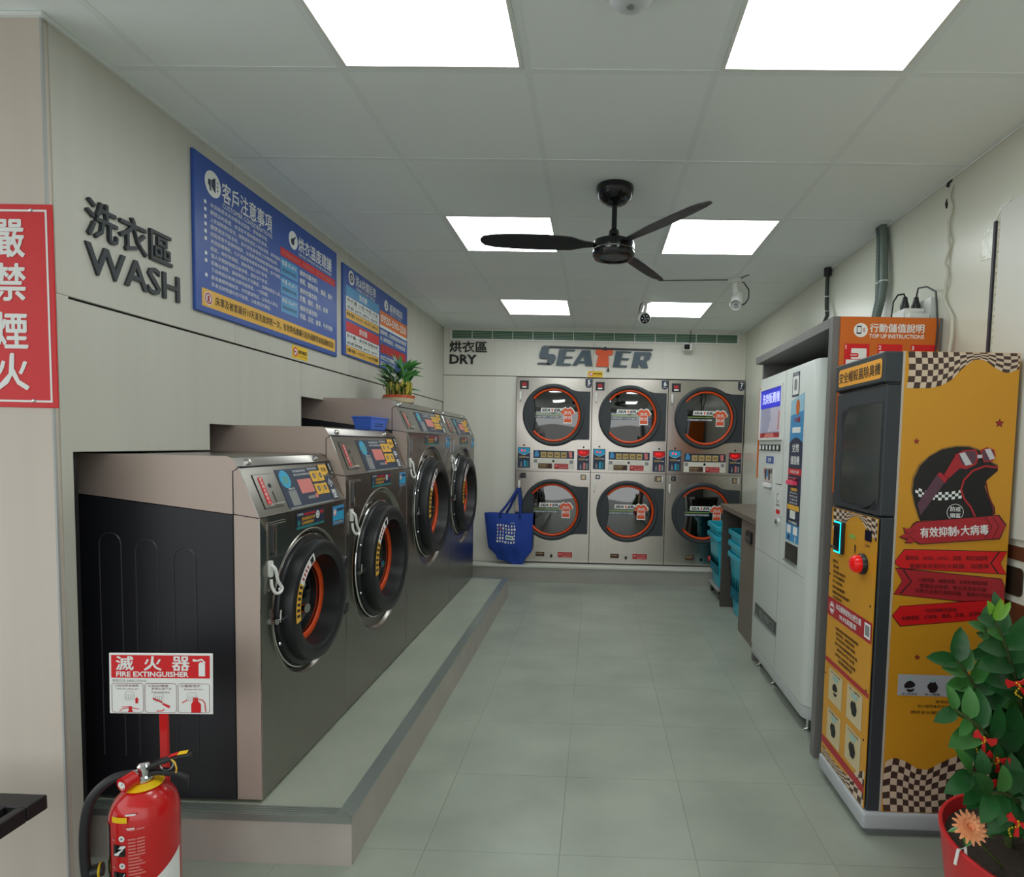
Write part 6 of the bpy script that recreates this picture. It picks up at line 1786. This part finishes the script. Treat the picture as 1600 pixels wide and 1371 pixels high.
for i in range(8):
    for j in range(2):
        y = 3.29 + i*0.016
        x = -1.285 + 0.052*(0.84+0.16*(0.022+j*0.012)/0.062) + 0.0012
        m.box((x-0.002, y, 1.513+j*0.012), (x, y+0.008, 1.519+j*0.012))
m.build('hole', t, smooth=0)
# ================================================================= leaves
def leaf_mesh(name, L, W, mt, fold=0.25, droop=0.15, nseg=6, taper=1.0):
    vs, fs = [], []
    for i in range(nseg+1):
        s = i/nseg
        w = W*(math.sin(PI*min(1, s**0.8))**0.58)*taper if 0 < i < nseg else W*0.06
        z = -droop*L*s*s
        vs += [Vector((L*s, -w/2, z + fold*w*0.5)), Vector((L*s, 0, z)), Vector((L*s, w/2, z + fold*w*0.5))]
    for i in range(nseg):
        b = i*3
        fs += [(b,b+3,b+4,b+1),(b+1,b+4,b+5,b+2)]
    me = bpy.data.meshes.new(name)
    me.from_pydata(vs, [], fs)
    me.materials.append(mt)
    me.polygons.foreach_set('use_smooth', [True]*len(me.polygons))
    return me
def place(me, name, parent, p, d, up, sc=1.0):
    d = Vector(d).normalized()
    n = (Vector(up) - d*d.dot(Vector(up)))
    n = n.normalized() if n.length > 1e-4 else X
    s = n.cross(d)
    o = bpy.data.objects.new(name, me)
    COL.objects.link(o)
    o.parent = parent
    M = Matrix((d*sc, s*sc, n*sc)).transposed().to_4x4()
    M.translation = Vector(p) - ORG[parent]
    o.matrix_local = M
    ORG[o] = ORG[parent]
    return o
rnd = random.Random(21)
LF1 = mat('leaf_dark', (40, 92, 46), 0.28, objvar=0.18, var=0.1, scale=(20,20,20))
LF2 = mat('leaf_mid', (66, 124, 58), 0.3, objvar=0.2, var=0.1, scale=(20,20,20))
LFY = mat('leaf_young', (120, 176, 56), 0.35)
STEM = mat('stem_green', (70, 84, 44), 0.5)
# ---- big potted plant in the red pot, lower right
PC = Vector((1.225, 1.53, 0))
t = thing('potted_plant', 'glossy green plant with red ribbons in a red pot at the lower right', 'potted plant', PC)
m = MB(mat('pot_red', (206, 40, 44), 0.4))
m.capb = False
m.lathe([(0.195,0.0),(0.207,0.05),(0.250,0.365),(0.255,0.388),(0.256,0.397),(0.253,0.401),(0.246,0.400),(0.241,0.383),(0.23,0.33)], PC, Z, 56)
m.build('pot', t)
m = MB(mat('potting_soil', (52, 42, 34), 0.95, var=0.3, scale=(60,60,60), bump=0.6))
m.lathe([(0.239,0.368),(0.15,0.380),(0.08,0.374),(0.0001,0.382)], PC, Z, 32); m.build('soil', t)
m = MB(WHITE); m.tube([PC+Vector((-0.238,-0.03,0.378)), PC+Vector((-0.242,-0.03,0.413)), PC+Vector((-0.260,-0.03,0.407)), PC+Vector((-0.266,-0.03,0.368))], 0.004, 7); m.build('rim_clip', t)
lm = leaf_mesh('leaf', 0.108, 0.054, LF1, 0.28, 0.16)
lm2 = leaf_mesh('leaf', 0.092, 0.047, LF2, 0.28, 0.12)
lmy = leaf_mesh('leaf', 0.060, 0.024, LFY, 0.35, 0.05)
stems = [  # base offset, tip, how many pairs
    ((-0.05,-0.06), Vector((0.905,1.46,0.80)), 8), ((-0.03,0.02), Vector((1.020,1.50,1.015)), 10), ((0.0,-0.05), Vector((1.085,1.43,0.905)), 9),
    ((0.06,0.03), Vector((1.19,1.52,1.05)), 10), ((-0.08,0.04), Vector((0.992,1.60,0.875)), 9), ((0.05,-0.08), Vector((1.185,1.36,0.86)), 8),
    ((0.10,0.05), Vector((1.33,1.58,0.98)), 8), ((-0.06,-0.02), Vector((0.955,1.38,0.63)), 6), ((0.09,-0.04), Vector((1.34,1.42,0.90)), 9), ((0.02,0.09), Vector((1.10,1.66,0.95)), 9),
    ((-0.02,-0.10), Vector((1.06,1.36,0.76)), 8), ((0.04,-0.10), Vector((1.13,1.34,0.98)), 9), ((0.0,-0.02), Vector((1.25,1.44,1.02)), 9), ((-0.10,-0.08), Vector((0.93,1.42,0.66)), 7)]
tips = []
for k, (b, tip, n) in enumerate(stems):
    p0 = PC + Vector((b[0], b[1], 0.372))
    mid = p0.lerp(tip, 0.5) + Vector((0, 0, 0.10)) + Vector((PC.x-tip.x, PC.y-tip.y, 0))*0.22
    pts = []
    for i in range(15):
        s = i/14
        pts.append(p0*(1-s)**2 + mid*2*s*(1-s) + tip*s*s)
    m = MB(STEM); m.tube(pts, [0.011*(1-0.65*i/14) for i in range(15)], 8); m.build('stem', t)
    for q in range(n):
        s = 0.34 + 0.64*q/(n-1)
        i = min(13, int(s*14)); u = s*14-i
        p = pts[i].lerp(pts[i+1], u)
        ax = (pts[i+1]-pts[i]).normalized()
        side = ax.cross(Vector((0.25, -0.95, 0.25))).normalized()
        for sg in (-1, 1):
            d = side*sg*(0.92) + ax*(0.55 + 0.55*(s > 0.9)) + Vector((0, -0.22, 0)) + Vector((rnd.uniform(-.15,.15), rnd.uniform(-.2,.2), rnd.uniform(-.12,.12)))
            nrm = Vector((0.0, -0.8, 0.6)) + Vector((rnd.uniform(-.3,.3), rnd.uniform(-.2,.2), rnd.uniform(-.2,.2)))
            place(lm if rnd.random() < 0.72 else lm2, 'leaf', t, p, d, nrm, rnd.uniform(0.82, 1.18)*(1.0 if s < 0.85 else 0.75))
    if k in (1, 2, 6):
        for a in (-0.5, 0.1, 0.6):
            place(lmy, 'leaf', t, tip, Vector((a, -0.2, 1)), Vector((0,-1,0.3)), 1.0)
    tips.append(pts)
for p, d in ((PC+Vector((-0.10,-0.10,0.44)), Vector((-0.05,-0.05,1))), (PC+Vector((0.03,-0.12,0.50)), Vector((0.3,-0.1,1)))):
    place(lmy, 'leaf', t, p, d, Vector((0,-1,0.2)), 1.7)
RIB = mat('ribbon_red', (206, 22, 24), 0.4); GOLD = mat('gold_bead', (232, 190, 40), 0.3, 0.6)
ribs = [(0.972,1.44,0.735),(1.108,1.35,0.775),(1.075,1.345,0.615),(1.008,1.36,0.575),(0.965,1.42,0.635),(1.20,1.33,0.70),(1.00,1.43,0.69),(1.175,1.33,0.545),(1.185,1.36,0.90),(1.03,1.42,0.885)]
for x, y, z in ribs:
    c = Vector((x, y, z)); a = rnd.uniform(-0.5, 0.5)
    m = MB(RIB)
    fr = F(c, (math.cos(a), -0.25, math.sin(a)), (-math.sin(a), -0.15, math.cos(a)))
    m.prism(fr, [(0,0),(-0.022,0.016),(-0.026,0.004),(-0.022,-0.008)], -0.002, 0.002)
    m.prism(fr, [(0,0),(0.024,0.014),(0.028,0.002),(0.022,-0.010)], -0.002, 0.002)
    m.prism(fr, [(0.002,0),(0.018,-0.030),(0.008,-0.034),(-0.002,-0.004)], -0.001, 0.003)
    m.prism(fr, [(-0.005,-0.005),(0.005,-0.005),(0.005,0.005),(-0.005,0.005)], -0.002, 0.005)
    r_ = m.build('ribbon', t, smooth=0)
    m = MB(GOLD)
    for i in range(9):
        w = 0.0026
        q = fr.p(-0.004 + 0.006*math.sin(i*0.9), 0.006 - i*0.0052, 0.006)
        m.lathe([(0.0001,-w),(w*0.8,-w*0.6),(w,0),(w*0.8,w*0.6),(0.0001,w)], q, Z, 6)
    m.build('gold_beads', r_)['label'] = 'string of gold beads'
# peach flower at the rim
fc_ = Vector((0.938, 1.42, 0.520))
m = MB(mat('petal_peach', (240, 166, 116), 0.6, objvar=0.0))
nx = Vector((-0.15, -0.75, 0.65)).normalized()
u_ = nx.cross(Z).normalized(); w_ = u_.cross(nx)
for ring_, (cnt, ln, tilt) in enumerate(((16, 0.040, 0.05), (14, 0.034, 0.45), (11, 0.024, 0.9), (7, 0.014, 1.6))):
    for i in range(cnt):
        a = 2*PI*(i + 0.5*(ring_ % 2))/cnt
        d = (u_*math.cos(a) + w_*math.sin(a) + nx*tilt).normalized()
        sd = nx.cross(d).normalized()*0.0058
        e = fc_ + d*ln
        m.face([fc_, fc_ + d*ln*0.6 + sd, e + sd*0.3, e - sd*0.3, fc_ + d*ln*0.6 - sd])
fl_ = m.build('flower', t, smooth=0)
fl_['label'] = 'peach coloured daisy like flower'
m = MB(STEM); m.tube([fc_, fc_ + Vector((0.02, 0.03, -0.03)), PC + Vector((-0.16,-0.05,0.38))], 0.004, 7); m.build('flower_stem', fl_)
for a in (0.2, 2.2, 4.0):
    place(lm2, 'leaf', t, fc_ + Vector((0.02,0.02,-0.022)), Vector((math.cos(a), math.sin(a)*0.6-0.2, -0.15)), Z, 0.6)

# ---- lucky bamboo on the tall washer
BC = Vector((-1.355, 4.03, 1.683))
t = thing('potted_bamboo', 'small lucky bamboo plant with red trimmings on top of the tall washer', 'potted plant', BC)
m = MB(mat('dish', (206, 190, 160), 0.3)); m.lathe([(0.085,0.0),(0.105,0.012),(0.112,0.040),(0.106,0.040),(0.098,0.016),(0.0001,0.012)], BC, Z, 28); m.build('dish', t)
m = MB(mat('bamboo_stalk', (150, 150, 60), 0.4, objvar=0.2))
for i in range(22):
    a = i*2.4; r = 0.018*math.sqrt(i)
    x, y = BC.x + r*math.cos(a), BC.y + r*math.sin(a)*1.0
    h = 0.13 + 0.05*((i*7) % 5)/5
    m.cyl((x,y,BC.z+0.012), (x,y,BC.z+h), 0.0085, 8); m.torus((x,y,BC.z+h*0.5), Z, 0.009, 0.0015, 8, 5)
m.build('stalks', t)
m = MB(mat('ribbon_orange', (196, 84, 40), 0.5)); m.capa = m.capb = False
m.lathe([(0.100,0.030),(0.104,0.045),(0.098,0.060)], BC, Z, 28)
for i in range(14):
    a = PI + 1.2 + i*0.32
    c = BC + Vector((0.104*math.cos(a), 0.104*math.sin(a), 0.045))
    m.prism(F(c, (-math.sin(a), math.cos(a), 0.2), Z), [(-0.012,-0.010),(0.012,-0.014),(0.008,0.016),(-0.006,0.012)], 0.0, 0.004)
m.build('ribbon', t, smooth=0)['label'] = 'orange red ribbon round the stalks'
bl_ = leaf_mesh('leaf', 0.135, 0.028, LF2, 0.35, 0.4, 6)
bl2 = leaf_mesh('leaf', 0.100, 0.020, LF1, 0.35, 0.45, 6)
bly = leaf_mesh('leaf', 0.060, 0.018, mat('leaf_yellow', (188, 170, 62), 0.4), 0.35, 0.3, 5)
for i in range(96):
    a = rnd.uniform(0, 2*PI); r = rnd.uniform(0.01, 0.08)
    z = rnd.uniform(0.08, 0.25)
    p = BC + Vector((r*math.cos(a), r*math.sin(a), z))
    d = Vector((math.cos(a)*rnd.uniform(0.3,1), math.sin(a)*rnd.uniform(0.3,1), rnd.uniform(0.2, 1.5)))
    place(bl_ if rnd.random() < 0.6 else bl2, 'leaf', t, p, d, Z + Vector((0.6,-0.4,0)), rnd.uniform(0.7, 1.05))
for i in range(16):
    a = rnd.uniform(0, 2*PI)
    place(bly, 'leaf', t, BC + Vector((0.09*math.cos(a), 0.09*math.sin(a), rnd.uniform(0.04,0.11))), Vector((math.cos(a)*0.5, math.sin(a)*0.5, 1)), Vector((math.cos(a), math.sin(a), 0.2)), 1.0)
